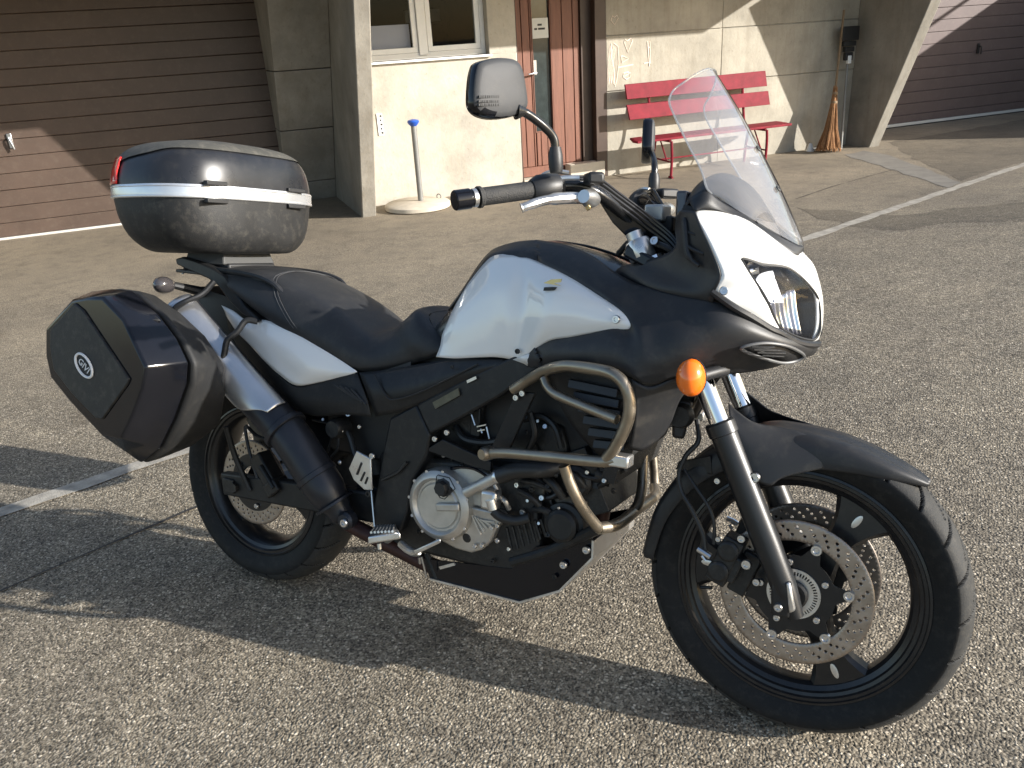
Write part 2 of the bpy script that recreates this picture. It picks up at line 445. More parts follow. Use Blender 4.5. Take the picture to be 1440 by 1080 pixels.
def ground_strip(name, pts, width, m, lift, ragged=0.0):
    P = []
    for i in range(len(pts) - 1):
        a, b = np.array(pts[i][:2]), np.array(pts[i + 1][:2])
        k = max(2, int(np.linalg.norm(b - a) / .12))
        P += [a + (b - a) * t / k for t in range(k)]
    P.append(np.array(pts[-1][:2]))
    vs, fs = [], []
    for i, p in enumerate(P):
        d = P[min(i + 1, len(P) - 1)] - P[max(i - 1, 0)]; d /= np.linalg.norm(d)
        nn = np.array([-d[1], d[0]])
        for sg in (-1, 1):
            q = p + nn * sg * (width / 2 + ragged * random.uniform(-1, 1))
            vs.append((q[0], q[1], gz(q[0], q[1]) + lift))
    for i in range(len(P) - 1): fs.append((2 * i, 2 * i + 2, 2 * i + 3, 2 * i + 1))
    return MB().add(vs, fs).build(name, m, kind='structure')
_a, _b = onground(0, 722), onground(1440, 232)
_d = np.array(_b[:2]) - np.array(_a[:2])
_mid = [onground(x, 722 - (722 - 232) * x / 1440) for x in (0, 120, 240, 420, 600, 780, 960, 1140, 1290, 1440)]
_ext0 = np.array(_a[:2]) - _d / np.linalg.norm(_d) * 6
_ext1 = np.array(_b[:2]) + (np.array(_b[:2]) - np.array(_mid[-2][:2])) * 4
road_line = ground_strip('road_line', [_ext0] + _mid + [_ext1], .105, M['line'], .005, .012)
seam = ground_strip('tar_seam', [onground(*q) for q in ((0, 833), (60, 806), (140, 772), (220, 738), (290, 708), (400, 660))], .012, M['tar'], .0045, .003)
seam2_ = ground_strip('tar_seam', [onground(*q) for q in ((1120, 280), (1170, 263), (1215, 250), (1260, 238))], .012, M['tar'], .0045, .006)

def ground_patch(name, px, m, lift, ragged=.03):
    P = []
    G_ = [np.array(onground(*q)[:2]) if len(q) == 2 else np.array(q[:2]) for q in px]
    for i in range(len(G_)):
        a, b = G_[i], G_[(i + 1) % len(G_)]
        k = max(2, int(np.linalg.norm(b - a) / .25))
        for t in range(k):
            q = a + (b - a) * t / k
            P.append(q + np.array([random.uniform(-1, 1), random.uniform(-1, 1)]) * ragged)
    bm = bmesh.new()
    vs = [bm.verts.new((q[0], q[1], 0)) for q in P]
    f = bm.faces.new(vs)
    bmesh.ops.triangulate(bm, faces=[f])
    for _ in range(6): bmesh.ops.subdivide_edges(bm, edges=[e for e in bm.edges if e.calc_length() > .16], cuts=1, use_grid_fill=False)
    bmesh.ops.triangulate(bm, faces=bm.faces)
    mb = MB(); bm.verts.ensure_lookup_table()
    mb.add([(v.co.x, v.co.y, gz(v.co.x, v.co.y) + lift) for v in bm.verts], [tuple(v.index for v in fc.verts) for fc in bm.faces]); bm.free()
    return mb.build(name, m, kind='structure', angle=60)
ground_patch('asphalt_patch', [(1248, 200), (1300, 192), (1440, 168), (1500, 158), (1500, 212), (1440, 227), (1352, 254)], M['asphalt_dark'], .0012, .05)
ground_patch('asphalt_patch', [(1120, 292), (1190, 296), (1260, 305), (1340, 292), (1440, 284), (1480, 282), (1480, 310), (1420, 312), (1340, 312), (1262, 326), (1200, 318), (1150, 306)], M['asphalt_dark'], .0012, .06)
ground_patch('paved_strip', [(1186, 218), (1216, 212), (1250, 219), (1300, 236), (1352, 257), (1333, 264), (1285, 249), (1238, 233)], M["strip"], .0024, .02)

# ---------------------------------------------------------------- the building
WALL, FOOT, GAR = -7.0, -6.52, -7.85
TOP = 4.6
bld = empty('garage_building', wp(5, -8, GZB))
bld['label'] = 'concrete garage building with slanted fins, brown sectional doors, window and wooden door'
bld['category'] = 'building'
def bpart(mb, name, m, parent=None, **k):
    o = mb.build(name, m, None, **k)
    p = parent or bld
    o.parent = p
    w = bld.location
    o.matrix_parent_inverse = Matrix.Translation(-w) if p is bld else Matrix.Identity(4)
    return o
def bsub(name, w):      # an empty-free part that holds sub-parts: its own mesh must exist
    return w
# side and back volumes keep the light out
bpart(MB().wbox(-9, 22, -14.3, -14.0, GZB - .1, TOP), 'back_wall', M['slab'])
bpart(MB().wbox(-9, 22, -14.0, -6.6, TOP, TOP + .3), 'roof', M['slab'])
# overhanging first floor slab between the fins
bpart(MB().wbox(-7.5, 8.62, -13.9, -5.02, 2.50, 2.95), 'overhang', M['slab'], bevel=.01)
# window wall: built of blocks round the openings
win_s0, win_s1, win_z0, win_z1 = 1.72, 3.42, 1.325, 2.35
door_s0, door_s1, door_z1 = 3.75, 4.85, 2.1
w = MB()
w.wbox(1.79, door_s0, WALL - .25, WALL, GZB - .1, win_z0)
w.wbox(win_s1, door_s0, WALL - .25, WALL, win_z0, win_z1)
w.wbox(1.79, door_s0, WALL - .25, WALL, win_z1, 2.5)
bpart(w, 'window_wall', M['render'], bevel=.006)
bpart(MB().wbox(door_s0, door_s1, WALL - .25, WALL - .004, door_z1 + .02, 2.5), 'door_lintel', M['conc'])
# bench wall: board-marked concrete lifts separated by open joints
_wallparts = []
for z0, z1, nm in ((GZB - .1, .80, 0), (.808, 1.425, 1), (1.433, 2.5, 2)):
    for sa, sb in ((door_s1 + .06, 6.55), (6.556, 8.72)):
        off = .004 * math.sin(3.1 * sa + z0 * 7)
        _wallparts.append(bpart(MB().wbox(sa, sb, WALL - .25, WALL + off, z0, z1), 'concrete_panel', M['conc'], bevel=.006))
bpart(MB().wbox(door_s1 + .06, 8.72, WALL - .35, WALL - .018, GZB - .1, 2.5), 'wall_core', M['slab'])
# fins with slanted front edges
def fin(s0, s1, back, foot, slope, m):
    zt = 2.496
    f = MB()
    fr = lambda z: foot + slope * (z - GZB)
    f.hexa([wp(s0, fr(GZB - .1), GZB - .1), wp(s1, fr(GZB - .1), GZB - .1), wp(s1, back, GZB - .1), wp(s0, back, GZB - .1),
            wp(s0, fr(zt), zt), wp(s1, fr(zt), zt), wp(s1, back, zt), wp(s0, back, zt)])
    return bpart(f, 'fin', m, bevel=.012)
fin(1.63, 1.787, -9.5, -6.44, .44, M['conc_grey'])
fin(8.722, 8.90, -9.5, -6.57, .40, M['conc_grey'])
# pier beside the left garage door, leaning out towards the top, cast in lifts
for z0, z1 in ((GZB - .1, .035), (.043, .668), (.676, 1.30), (1.308, 2.49)):
    fr = lambda z: -7.83 + .59 * z
    s0, s1 = 1.03, 1.628
    bpart(MB().hexa([wp(s0, fr(z0), z0), wp(s1, fr(z0), z0), wp(s1, -9.5, z0), wp(s0, -9.5, z0), wp(s0, fr(z1), z1), wp(s1, fr(z1), z1), wp(s1, -9.5, z1), wp(s0, -9.5, z1)]), 'pier_block', M['conc_grey'], bevel=.008)
# garage doors
def garage_door(s0, s1, m, z0, pitch, zstart, lock, mlock):
    fr = bpart(MB().wbox(s0, s1, GAR - .09, GAR - .055, z0, 2.5), 'garage_door', m)
    if s0 < 0: fr['label'] = 'brown sectional garage door with silver lock handle'
    else: fr['label'] = 'dusty brown sectional garage door with dark lock handle'
    z = zstart
    first = True
    k = 0
    while z < 2.45:
        za, zb = (z0 + .075 if first else z + .0022), z + pitch - .0022
        first = False
        bpart(MB().wbox(s0, s1, GAR - .05, GAR + random.uniform(-.0012, .0012) + (-.004 if k % 3 == 0 else 0), za, min(zb, 2.48)), 'panel', m, fr, bevel=.005)
        z += pitch; k += 1
    o = bpart(MB().wbox(s0, s1, GAR - .05, GAR + .012, z0 + .03, z0 + .072), 'bottom_rail', M['alu_strip'], fr, bevel=.004); o
    o = bpart(MB().wbox(s0, s1, GAR - .05, GAR + .004, z0 - .02, z0 + .029), 'rubber_seal', M['blackplastic'], fr); o
    ls, lz = lock
    h = MB().wbox(ls - .022, ls + .022, GAR, GAR + .02, lz - .075, lz + .075)
    o = bpart(h, 'lock_plate', M['blackplastic'] if mlock else M['steel'], fr, bevel=.004); o
    h = MB().tube([wp(ls, GAR + .02, lz + .03), wp(ls, GAR + .055, lz + .03), wp(ls + .005, GAR + .06, lz), wp(ls + .02, GAR + .055, lz - .085)], .011, 8)
    o = bpart(h, 'handle', M['blackplastic'] if mlock else M['steel'], fr); o
    return fr
_pl = [onwall(0, y, GAR)[1] for y in (173, 199, 223, 248, 273, 293, 315)]
_pit = (_pl[0] - _pl[-1]) / 6
_lk = onwall(15, 198, GAR)
garage_door(-6.2, 1.26, M['brown'], onwall(90, 333, GAR)[1] - .0, _pit, _pl[-1] - _pit, _lk, 0)
_lk2 = onwall(1375, 68, GAR)
garage_door(8.96, 14.1, M['brown2'], onwall(1340, 169, GAR)[1] - .02, _pit, onwall(1340, 169, GAR)[1] - .02 + .02, _lk2, 1)
bpart(MB().wbox(-6.2, 1.26, -9.6, GAR - .12, GZB - .1, 2.5), 'garage_interior', M['dark'])
bpart(MB().wbox(8.96, 14.1, -9.6, GAR - .12, GZB - .1, 2.5), 'garage_interior', M['dark'])
# wing at the right-hand end, just outside the picture; its eave throws the slanting shade on the right door
bpart(MB().wbox(14.3, 19.5, -9.6, -2.75, GZB - .3, 2.30), 'wing_wall', M['render'])
bpart(MB().wbox(14.25, 19.6, -9.6, -2.70, 2.30, 2.50), 'wing_eave', M['slab'])
bpart(MB().tube([wp(14.3, -7.9, 2.86), wp(14.3, -2.8, 2.86)], .03, 8).tube([wp(14.3, -2.8, 2.49), wp(14.3, -2.8, 2.86)], .03, 8), 'railing', M['greymetal'])

# window
wd = WALL - .10
wf = MB()
zs = win_z0 + .004
wf.wbox(1.80, win_s1 - .003, wd - .06, wd, zs, zs + .06)
wf.wbox(win_s1 - .055, win_s1 - .003, wd - .06, wd - .001, zs + .061, win_z1 - .004)
win = bpart(wf, 'window', M['white_frame'], bevel=.004)
win['label'] = 'white framed window with a lilac blind in its left pane'
PI = Matrix.Translation(-bld.location)
def wsub(mb, name, m, **k):
    o = bpart(mb, name, m, win, **k); return o
wsub(MB().wbox(1.80, win_s1 + .02, WALL - .09, WALL + .045, win_z0 - .024, win_z0), 'sill', M['white_frame'], bevel=.004)
wsub(MB().wbox(2.63, 2.73, wd - .055, wd + .02, zs + .03, win_z1 - .006), 'mullion', M['white_frame'], bevel=.006)
def sash(s0, s1, tilt):
    z0, z1 = zs + .062, win_z1 - .01
    f = MB(); t = .055
    f.wbox(s0, s1, wd - .05, wd - .003, z0, z0 + t); f.wbox(s0, s0 + t, wd - .05, wd - .004, z0 + t, z1); f.wbox(s1 - t, s1, wd - .05, wd - .004, z0 + t, z1)
    o = wsub(f, 'sash', M['white_frame'], bevel=.003)
    wsub(MB().wbox(s0 + t, s1 - t, wd - .03, wd - .026, z0 + t, z1), 'pane', M['pane'], smooth=False)
sash(1.82, 2.625, 0)
sash(2.74, win_s1 - .058, 0)
wsub(MB().wbox(1.84, 2.56, wd - .085, wd - .075, zs + .08, 1.685), 'blind', M['blind'])
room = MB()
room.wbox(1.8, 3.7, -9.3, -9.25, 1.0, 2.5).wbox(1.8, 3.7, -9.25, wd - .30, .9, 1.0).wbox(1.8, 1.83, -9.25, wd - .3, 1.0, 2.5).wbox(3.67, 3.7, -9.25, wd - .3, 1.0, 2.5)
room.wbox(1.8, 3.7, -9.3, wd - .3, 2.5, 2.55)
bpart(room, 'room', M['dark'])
wsub(MB().wbox(2.85, 3.3, -8.4, -8.36, 1.72, 1.86), 'shelf', M['greymetal'])
# entrance door
dd = WALL - .12
df = MB().wbox(door_s0 + .003, door_s0 + .02, dd - .05, WALL - .006, -.12, door_z1).wbox(4.62, 4.755, dd - .055, dd + .03, -.12, door_z1).wbox(4.757, door_s1 + .056, dd - .05, WALL + .012, GZB, 2.5)
ent = bpart(df, 'entrance_door', M['doorframe'], bevel=.004)
ent['label'] = 'red-brown boarded wooden door with a tall dark glass strip'
def esub(mb, name, m, **k):
    o = bpart(mb, name, m, ent, **k); return o
bz0 = -.115
edges = [3.775, 3.872, 3.975, 4.06]
gtop, gbot = door_z1, .42
for i in range(3):
    a, b = edges[i] + .004, edges[i + 1] - .004
    if i == 2: b = 3.998
    esub(MB().wbox(a, b, dd - .04, dd + random.uniform(-.002, .002), bz0 + .12, door_z1), 'board', M['door'], bevel=.004)
esub(MB().wbox(4.012, 4.062, dd - .04, dd, bz0 + .12, .40), 'board', M['door'], bevel=.004)
e2 = [4.245, 4.39, 4.53, 4.615]
for i in range(3):
    esub(MB().wbox(e2[i] + .004, e2[i + 1] - .004, dd - .04, dd + random.uniform(-.002, .002), bz0 + .12, door_z1), 'board', M['door'], bevel=.004)
esub(MB().wbox(4.07, 4.15, dd - .04, dd, bz0 + .12, .40), 'board', M['door'], bevel=.004)
esub(MB().wbox(4.156, 4.237, dd - .04, dd, bz0 + .12, .40), 'board', M['door'], bevel=.004)
esub(MB().wbox(3.775, 4.615, dd - .045, dd + .006, bz0, bz0 + .116), 'kick_board', M['door'], bevel=.004)
esub(MB().wbox(4.0, 4.243, dd - .035, dd - .03, .41, door_z1), 'glass_strip', M['darkglass'])
esub(MB().wbox(3.998, 4.008, dd - .03, dd + .008, .40, door_z1).wbox(4.235, 4.244, dd - .03, dd + .008, .40, door_z1).wbox(4.009, 4.234, dd - .03, dd + .006, .40, .413), 'glazing_bead', M['door'])
nt0 = onwall(747, 26, dd); nt1 = onwall(771, 53, dd)
note = esub(MB().wbox(nt0[0] + .005, nt1[0], dd + .003, dd + .006, nt1[1], nt0[1]), 'notice', M['paper'])
ink = MB()
for zz, a, b in ((.62, .35, .62), (.42, .14, .32), (.42, .38, .80)):
    W_, H_ = nt1[0] - nt0[0], nt0[1] - nt1[1]
    ink.wbox(nt0[0] + a * W_, nt0[0] + b * W_, dd + .0062, dd + .007, nt1[1] + zz * H_, nt1[1] + (zz + .1) * H_)
esub(ink, 'lettering', M['ink'])
hp = onwall(748, 103, dd)
esub(MB().tube([wp(hp[0] + .04, dd, hp[1]), wp(hp[0] + .04, dd + .055, hp[1]), wp(hp[0] + .03, dd + .06, hp[1]), wp(hp[0] - .07, dd + .06, hp[1] - .008)], .011, 8), 'door_handle', M['steel'])
esub(MB().wbox(hp[0] + .02, hp[0] + .06, dd, dd + .008, hp[1] - .02, hp[1] + .14), 'lock_plate', M['steel'])
bpart(MB().wbox(3.76, 4.755, WALL - .4, WALL + .02, GZB - .05, bz0 - .006), 'doorstep', M['stone'], bevel=.006)
bpart(MB().wbox(4.36, 4.84, dd + .035, WALL + .07, GZB - .02, 0.0), 'threshold_block', M['stone'], bevel=.008)
# chalk drawing on the bench wall
ch = MB()
def chalk(pts, r=.007):
    P = [onwall(x, y, WALL) for x, y in pts]
    for rep in range(1):
        ch.tube([wp(s, WALL + .0045, z) for s, z in P], r, 5)
def zz2(p): return [(480 + x / 3, y / 3) for x, y in p]
def z7(p): return [(690 + x / 7.2, y / 7.2) for x, y in p]
chalk(z7([(1215, 205), (1230, 160), (1250, 175), (1278, 155), (1290, 185), (1250, 250), (1215, 205)]), .005)
chalk(z7([(1350, 430), (1355, 400), (1380, 415), (1420, 385), (1430, 420), (1385, 530), (1350, 430)]), .006)
chalk(z7([(1320, 570), (1325, 635), (1395, 595), (1335, 568), (1320, 570)]), .006)
chalk(z7([(1290, 685), (1440, 655)]), .007)
chalk(zz2([(1275, 268), (1305, 262)]), .006)
chalk(zz2([(1290, 175), (1298, 280)]), .007)
chalk(zz2([(1300, 175), (1303, 270)]), .005)
chalk(zz2([(1292, 200), (1299, 200)]), .006)
chalk(z7([(1395, 725), (1345, 740), (1340, 780), (1370, 805), (1410, 780), (1415, 740), (1380, 735)]), .006)
chalk(z7([(1350, 775), (1400, 745)]), .005)
for k in range(7):
    x0 = 1185 + k * 9
    chalk(z7([(x0 + 20, 460 + 12 * k % 40), (x0, 620), (x0 - 4, 760), (x0 + 8 * (k % 2), 850)]), .004)
chalk(z7([(1240, 435), (1285, 470), (1295, 640), (1275, 800), (1255, 880)]), .006)
chalk(z7([(1220, 440), (1215, 560), (1245, 700), (1250, 860)]), .006)
bpart(ch, 'chalk_drawing', M['chalk'])['kind'] = 'stuff'
# little white strip with figures on the window wall beside the fin
th = MB()
s0_, z1_ = onwall(529, 160, WALL); s1_, z0_ = onwall(540, 190, WALL)
strip = bpart(MB().wbox(s0_, s1_, WALL + .001, WALL + .012, z0_, z1_), 'number_strip', M['white'])
for k in range(5):
    z = z0_ + (k + .35) / 5.2 * (z1_ - z0_)
    th.wbox(s0_ + .03, s0_ + .055 - .008 * (k % 2), WALL + .0122, WALL + .013, z, z + .022)
o = bpart(th, 'figures', M['ink'], strip)

# ---------------------------------------------------------------- things standing by the wall
def base_empty(name, loc):
    return empty(name, loc)
def kid(mb, name, m, root, **k):
    o = mb.build(name, m, None, **k); o.parent = root
    o.matrix_parent_inverse = Matrix.Translation(-root.location); return o
def sub(mb, name, m, part, root, **k):
    o = mb.build(name, m, None, **k); o.parent = part
    return o
# pole on a round concrete foot
pc = wp(2.29, -6.56, GZB)
st = tag(base_empty('pole_stand', pc), 'grey metal pole with blue cap standing in a round concrete foot', 'stand')
kid(MB().lathe([(.34, 0), (.365, .012), (.365, .05), (.345, .066), (.06, .078), (.0, .078)], pc, (0, 0, 1), 40), 'foot', M['stone'], st, angle=50)
pb = np.array(wp(2.33, -6.56, GZB + .08)); pt = np.array(wp(2.335, -6.56, .70))
kid(MB().tube([pb, pt], .031, 14), 'pole', M['greymetal'], st)
kid(MB().lathe([(.0, -.03), (.034, -.026), (.058, .0), (.066, .018), (.056, .034), (.02, .044), (0, .044)], pt, (0, 0, 1), 20), 'cap', M['blue'], st)
rp = np.array(wp(2.56, -6.62, GZB + .085))
kid(MB().tube([rp + np.array([.028 * math.cos(a), .0, .028 * math.sin(a)]) for a in np.linspace(0, 2 * math.pi, 13)[:-1]], .006, 6, closed=True), 'lifting_ring', M['greymetal'], st)

# red bench
bs = wp(6.1, -6.6, GZB)
be = tag(base_empty('bench', bs), 'faded red slatted bench against the concrete wall', 'bench')
def plank(px0, px1, dd0, tilt):   # px0: (top-left, bottom-left), px1: (top-right, bottom-right) on plane d
    a, b = onwall(*px0[0], dd0), onwall(*px0[1], dd0); c, d = onwall(*px1[0], dd0), onwall(*px1[1], dd0)
    th_ = .025
    mb = MB()
    mb.hexa([wp(b[0], dd0, b[1]), wp(d[0], dd0, d[1]), wp(d[0], dd0 - th_, d[1]), wp(b[0], dd0 - th_, b[1]),
             wp(a[0], dd0 - .02, a[1]), wp(c[0], dd0 - .02, c[1]), wp(c[0], dd0 - th_ - .02, c[1]), wp(a[0], dd0 - th_ - .02, a[1])])
    kid(mb, 'slat', M['red'], be, bevel=.004)
plank(((880, 119), (882, 140)), ((1078, 99.5), (1079, 121)), -6.80, 0)
plank(((882.5, 148), (886, 169)), ((1082, 128), (1083, 147)), -6.74, 0)
sz = .245
for k, (d0, d1, a, b) in enumerate(((-6.70, -6.58, 5.06, 7.24), (-6.565, -6.445, 5.0, 7.2), (-6.43, -6.30, 4.94, 7.16))):
    kid(MB().wbox(a, b, d0, d1, sz + .003 * k, sz + .028 + .003 * k), 'slat', M['red'], be, bevel=.004)
def bleg(s):
    f = MB()
    f.tube(cr([wp(s, -6.30, sz - .012), wp(s, -6.29, sz - .10), wp(s + .01, -6.30, 0.0), wp(s, -6.30, GZB + .006)], 4), .017, 8)
    f.tube([wp(s, -6.34, GZB + .012), wp(s, -6.26, GZB + .012)], .014, 6)
    f.tube(cr([wp(s, -6.32, sz - .012), wp(s, -6.55, sz - .012), wp(s, -6.70, sz - .012), wp(s, -6.76, sz + .05), wp(s, -6.79, .42), wp(s, -6.85, .80)], 5), .017, 8)
    f.tube(cr([wp(s, -6.66, sz - .02), wp(s, -6.70, .05), wp(s, -6.73, GZB + .006)], 4), .017, 8)
    f.tube([wp(s, -6.31, -.01), wp(s, -6.70, .0)], .010, 6)
    f.tube([wp(s, -6.55, sz - .02), wp(s, -6.40, 0.0)], .009, 6)
    kid(f, 'leg_frame', M['red'], be)
bleg(5.40); bleg(6.78)
kid(MB().tube([wp(5.40, -6.52, 0.0), wp(6.78, -6.52, 0.0)], .009, 6), 'stretcher', M['red'], be)

# besom broom
bb = np.array(wp(8.06, -6.60, GZB)); tt = np.array(wp(8.33, -6.86, 1.55))
br = tag(base_empty('besom_broom', tuple(bb)), 'brown twig broom leaning in the corner by the fin', 'broom')
ax = (tt - bb) / np.linalg.norm(tt - bb)
kid(MB().tube([bb + ax * .55, tt], .014, 8), 'handle', M['wood'], br)
tw = MB(); rr = random.Random(3)
e1 = np.cross(ax, (0, 1, 0)); e1 /= np.linalg.norm(e1); e2 = np.cross(ax, e1)
for k in range(170):
    a = rr.uniform(0, 2 * math.pi); q = math.sqrt(rr.random())
    d0 = (math.cos(a) * e1 + math.sin(a) * e2)
    l0 = rr.uniform(.0, .06)
    P = [bb + ax * (.01 + l0) + d0 * (.165 * q + .01), bb + ax * .30 + d0 * (.085 * q + .01 * rr.uniform(-1, 1)), bb + ax * .60 + d0 * .045 * q, bb + ax * rr.uniform(.72, .86) + d0 * .026 * q]
    tw.tube(P, [.0045, .0045, .0035, .003], 4, caps=False)
kid(tw, 'twigs', M['twig'], br, smooth=False).__setitem__('kind', 'stuff')
kid(MB().lathe([(.040, .62), (.043, .63), (.043, .65), (.038, .66)], bb, ax, 14).lathe([(.033, .74), (.036, .75), (.036, .765), (.032, .775)], bb, ax, 14), 'binding', M['wood'], br)
# scraper with black head, standing on its handle
b0 = np.array(wp(8.36, -6.70, GZB)); b1 = np.array(wp(8.46, -6.86, 1.30))
sh = tag(base_empty('scraper', tuple(b0)), 'grey handled scraper standing upside down, black head up, behind the twig broom', 'scraper')
ax2 = (b1 - b0) / np.linalg.norm(b1 - b0)
kid(MB().tube([b0, b0 + ax2 * 1.16], .016, 10), 'handle', M['greymetal'], sh)
hc = b0 + ax2 * 1.14
hd = MB()
for k, (wd_, t0, t1) in enumerate(((.06, 0, .10), (.075, .105, .17), (.10, .175, .24), (.135, .245, .42))):
    c = hc + ax2 * (t0 + t1) / 2
    hd.box(c, (wd_, .028 + .004 * (k % 2), (t1 - t0) / 2), np.stack([WU, WN, ax2], 1))
kid(hd, 'head', M['blackplastic'], sh, bevel=.008)
kid(MB().box(hc + ax2 * .01 + WN * .02, (.028, .02, .05), np.stack([WU, WN, ax2], 1)), 'socket', M['white'], sh, bevel=.006)
# small white foot with thin rods on the ground by the wall
q = np.array(wp(7.97, -6.86, GZB))
wr = tag(base_empty('small_rod', tuple(q)), 'thin grey rods with a small white foot lying at the wall beside the broom', 'rod')
kid(MB().lathe([(.055, 0), (.05, .02), (.022, .10), (.0, .11)], q, (0, 0, 1), 14), 'foot', M['white'], wr)
kid(MB().tube([q + np.array((0, 0, .03)), np.array(wp(8.35, -6.88, GZB + .03))], .007, 6).tube([q + np.array((0, 0, .015)) + WN * .04, np.array(wp(8.35, -6.82, GZB + .015))], .006, 6), 'rods', M['greymetal'], wr)

# ================================================================== THE MOTORCYCLE
M['matte'] = mat('matt_black_plastic', (.0175, .018, .0195), .45, spec=.42, var=.18, vscale=5, bump=.10, bscale=900, rvar=.07, dust=.10)
M['grain'] = mat('grained_dark_plastic', (.016, .016, .016), .58, spec=.38, var=.25, vscale=7, bump=.25, bscale=500, dust=.08)
M['gloss'] = mat('gloss_black_lacquer', (.006, .0065, .009), .15, coat=.0, spec=.42, var=.2, vscale=5, rvar=.04)
M['pearl'] = mat('pearl_white_paint', (.80, .79, .755), .36, metal=.04, coat=1.0, coat_rough=.03)
M['cast'] = mat('cast_engine_alloy', (.50, .475, .43), .42, metal=.75, var=.18, vscale=18, bump=.12, bscale=350, rvar=.08)
M['alu'] = mat('brushed_aluminium', (.66, .65, .63), .33, metal=.9, var=.1, vscale=25, rvar=.08)
M['chrome'] = mat('chrome', (.82, .82, .83), .06, metal=1.0)
M['lampglare'] = mat('white_reflector_glare', (.95, .95, .97), .22, metal=.3)  # near-white colour paints sky and sun glare into the chrome reflector
M['lampstreak'] = mat('grey_flute_streak', (.34, .34, .40), .18, metal=.6)  # grey between chrome flutes paints in the streaky reflections
M['bolt'] = mat('zinc_bolt', (.66, .66, .66), .28, metal=1.0)
M['bar'] = mat('dull_bronze_bar', (.29, .25, .195), .36, metal=.9, var=.2, vscale=20, rvar=.1)
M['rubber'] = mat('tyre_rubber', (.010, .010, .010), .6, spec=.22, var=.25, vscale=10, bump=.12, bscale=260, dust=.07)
M['grooveshade'] = mat('clean_rubber_groove_shade', (.004, .004, .004), .8, spec=.1)  # clean rubber, coloured darker to paint shade inside the grooves
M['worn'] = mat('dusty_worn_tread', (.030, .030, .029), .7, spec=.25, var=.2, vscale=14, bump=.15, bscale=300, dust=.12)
M['softrubber'] = mat('grip_rubber', (.02, .02, .02), .65, bump=.6, bscale=420, dust=.1, var=.2)
M['rimblack'] = mat('black_wheel_paint', (.011, .011, .012), .3, coat=.12, spec=.4, var=.2, vscale=8, dust=.06)
M['forkblack'] = mat('satin_black_fork_paint', (.014, .0145, .0155), .36, metal=.1, var=.15, bump=.05, bscale=500)
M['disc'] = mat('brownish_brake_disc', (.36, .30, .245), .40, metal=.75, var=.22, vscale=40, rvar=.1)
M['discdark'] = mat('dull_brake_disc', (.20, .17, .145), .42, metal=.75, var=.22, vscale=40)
M['seat'] = mat('seat_vinyl', (.021, .0213, .022), .5, spec=.42, var=.2, vscale=6, bump=.16, bscale=700, rvar=.06, dust=.08)
M['thread'] = mat('grey_thread', (.06, .06, .06), .8)
M['shield'] = mat('silver_heat_shield', (.60, .60, .60), .3, metal=.85, var=.10, vscale=5, rvar=.06)
M['exhaust'] = mat('blue_grey_exhaust_paint', (.026, .028, .034), .38, metal=.4, var=.25, vscale=10, rvar=.08)
M['rustpipe'] = mat('red_brown_header_pipe', (.050, .022, .018), .5, metal=.5, var=.3, vscale=16)
M['orange'] = mat('orange_lens', (.86, .17, .01), .16, coat=.6, spec=.6)
M['smoke'] = mat('smoked_lens', (.05, .045, .046), .12, coat=.8)
M['redlens'] = mat('red_reflector', (.62, .03, .025), .14, coat=.7, var=.25, vscale=45)
M['screen'] = clear_mat('clear_screen', (.98, .98, 1.0), refl=1.9, rough=.03, keep=.985, haze=.16)  # white haze stands in for pale sky glare on the screen
M['lens'] = clear_mat('headlight_lens', (.95, .96, .97), refl=.5, rough=.02, keep=.98, haze=.015)
M['housing'] = mat('dark_lamp_housing', (.02, .021, .025), .22)
M['engine_black'] = mat('dark_engine_castings', (.017, .0165, .016), .45, spec=.45, metal=.2, var=.35, vscale=14, bump=.2, bscale=140, dust=.12)
M['castdark'] = mat('oily_dark_casting', (.085, .078, .068), .45, metal=.6, var=.35, vscale=22, bump=.2, bscale=200)
M['frame'] = mat('satin_dark_frame', (.016, .0165, .017), .46, spec=.4, metal=.2, var=.2, vscale=8, bump=.06, bscale=300, dust=.08)
M['hose'] = mat('black_hose', (.014, .014, .014), .45)
M['cable'] = mat('shiny_black_cable', (.015, .015, .015), .22)
M['case'] = mat('dusty_case_shell', (.015, .015, .015), .53, spec=.4, var=.3, vscale=9, bump=.18, bscale=380, rvar=.08, dust=.16)
M['casetop'] = mat('dust_covered_lid', (.052, .050, .042), .6, var=.2, vscale=7, bump=.2, bscale=420, dust=.30)
M['caseside'] = mat('satin_lid_panel', (.015, .016, .019), .32, spec=.4, var=.25, vscale=7, rvar=.08, dust=.06)
M['band'] = mat('silver_case_band', (.64, .65, .66), .27, metal=.7, var=.08, vscale=15)
M['mountgrey'] = mat('grey_plastic', (.042, .042, .041), .6)
M['gold'] = mat('gold_emblem', (.55, .42, .2), .3, metal=.9)
M['label'] = mat('yellowed_label', (.10, .095, .06), .5, var=.25, vscale=60)
M['logo'] = mat('silver_print', (.72, .72, .72), .4)
M['mirrorglass'] = mat('mirror_glass', (.8, .8, .8), .02, metal=1.0)
M['mirrorback'] = mat('grey_mirror_back', (.045, .046, .048), .55, spec=.3, var=.12, bump=.12, bscale=700, dust=.06)
M['radiator'] = mat('dark_radiator_core', (.03, .03, .03), .5, metal=.5, bump=.9, bscale=300)

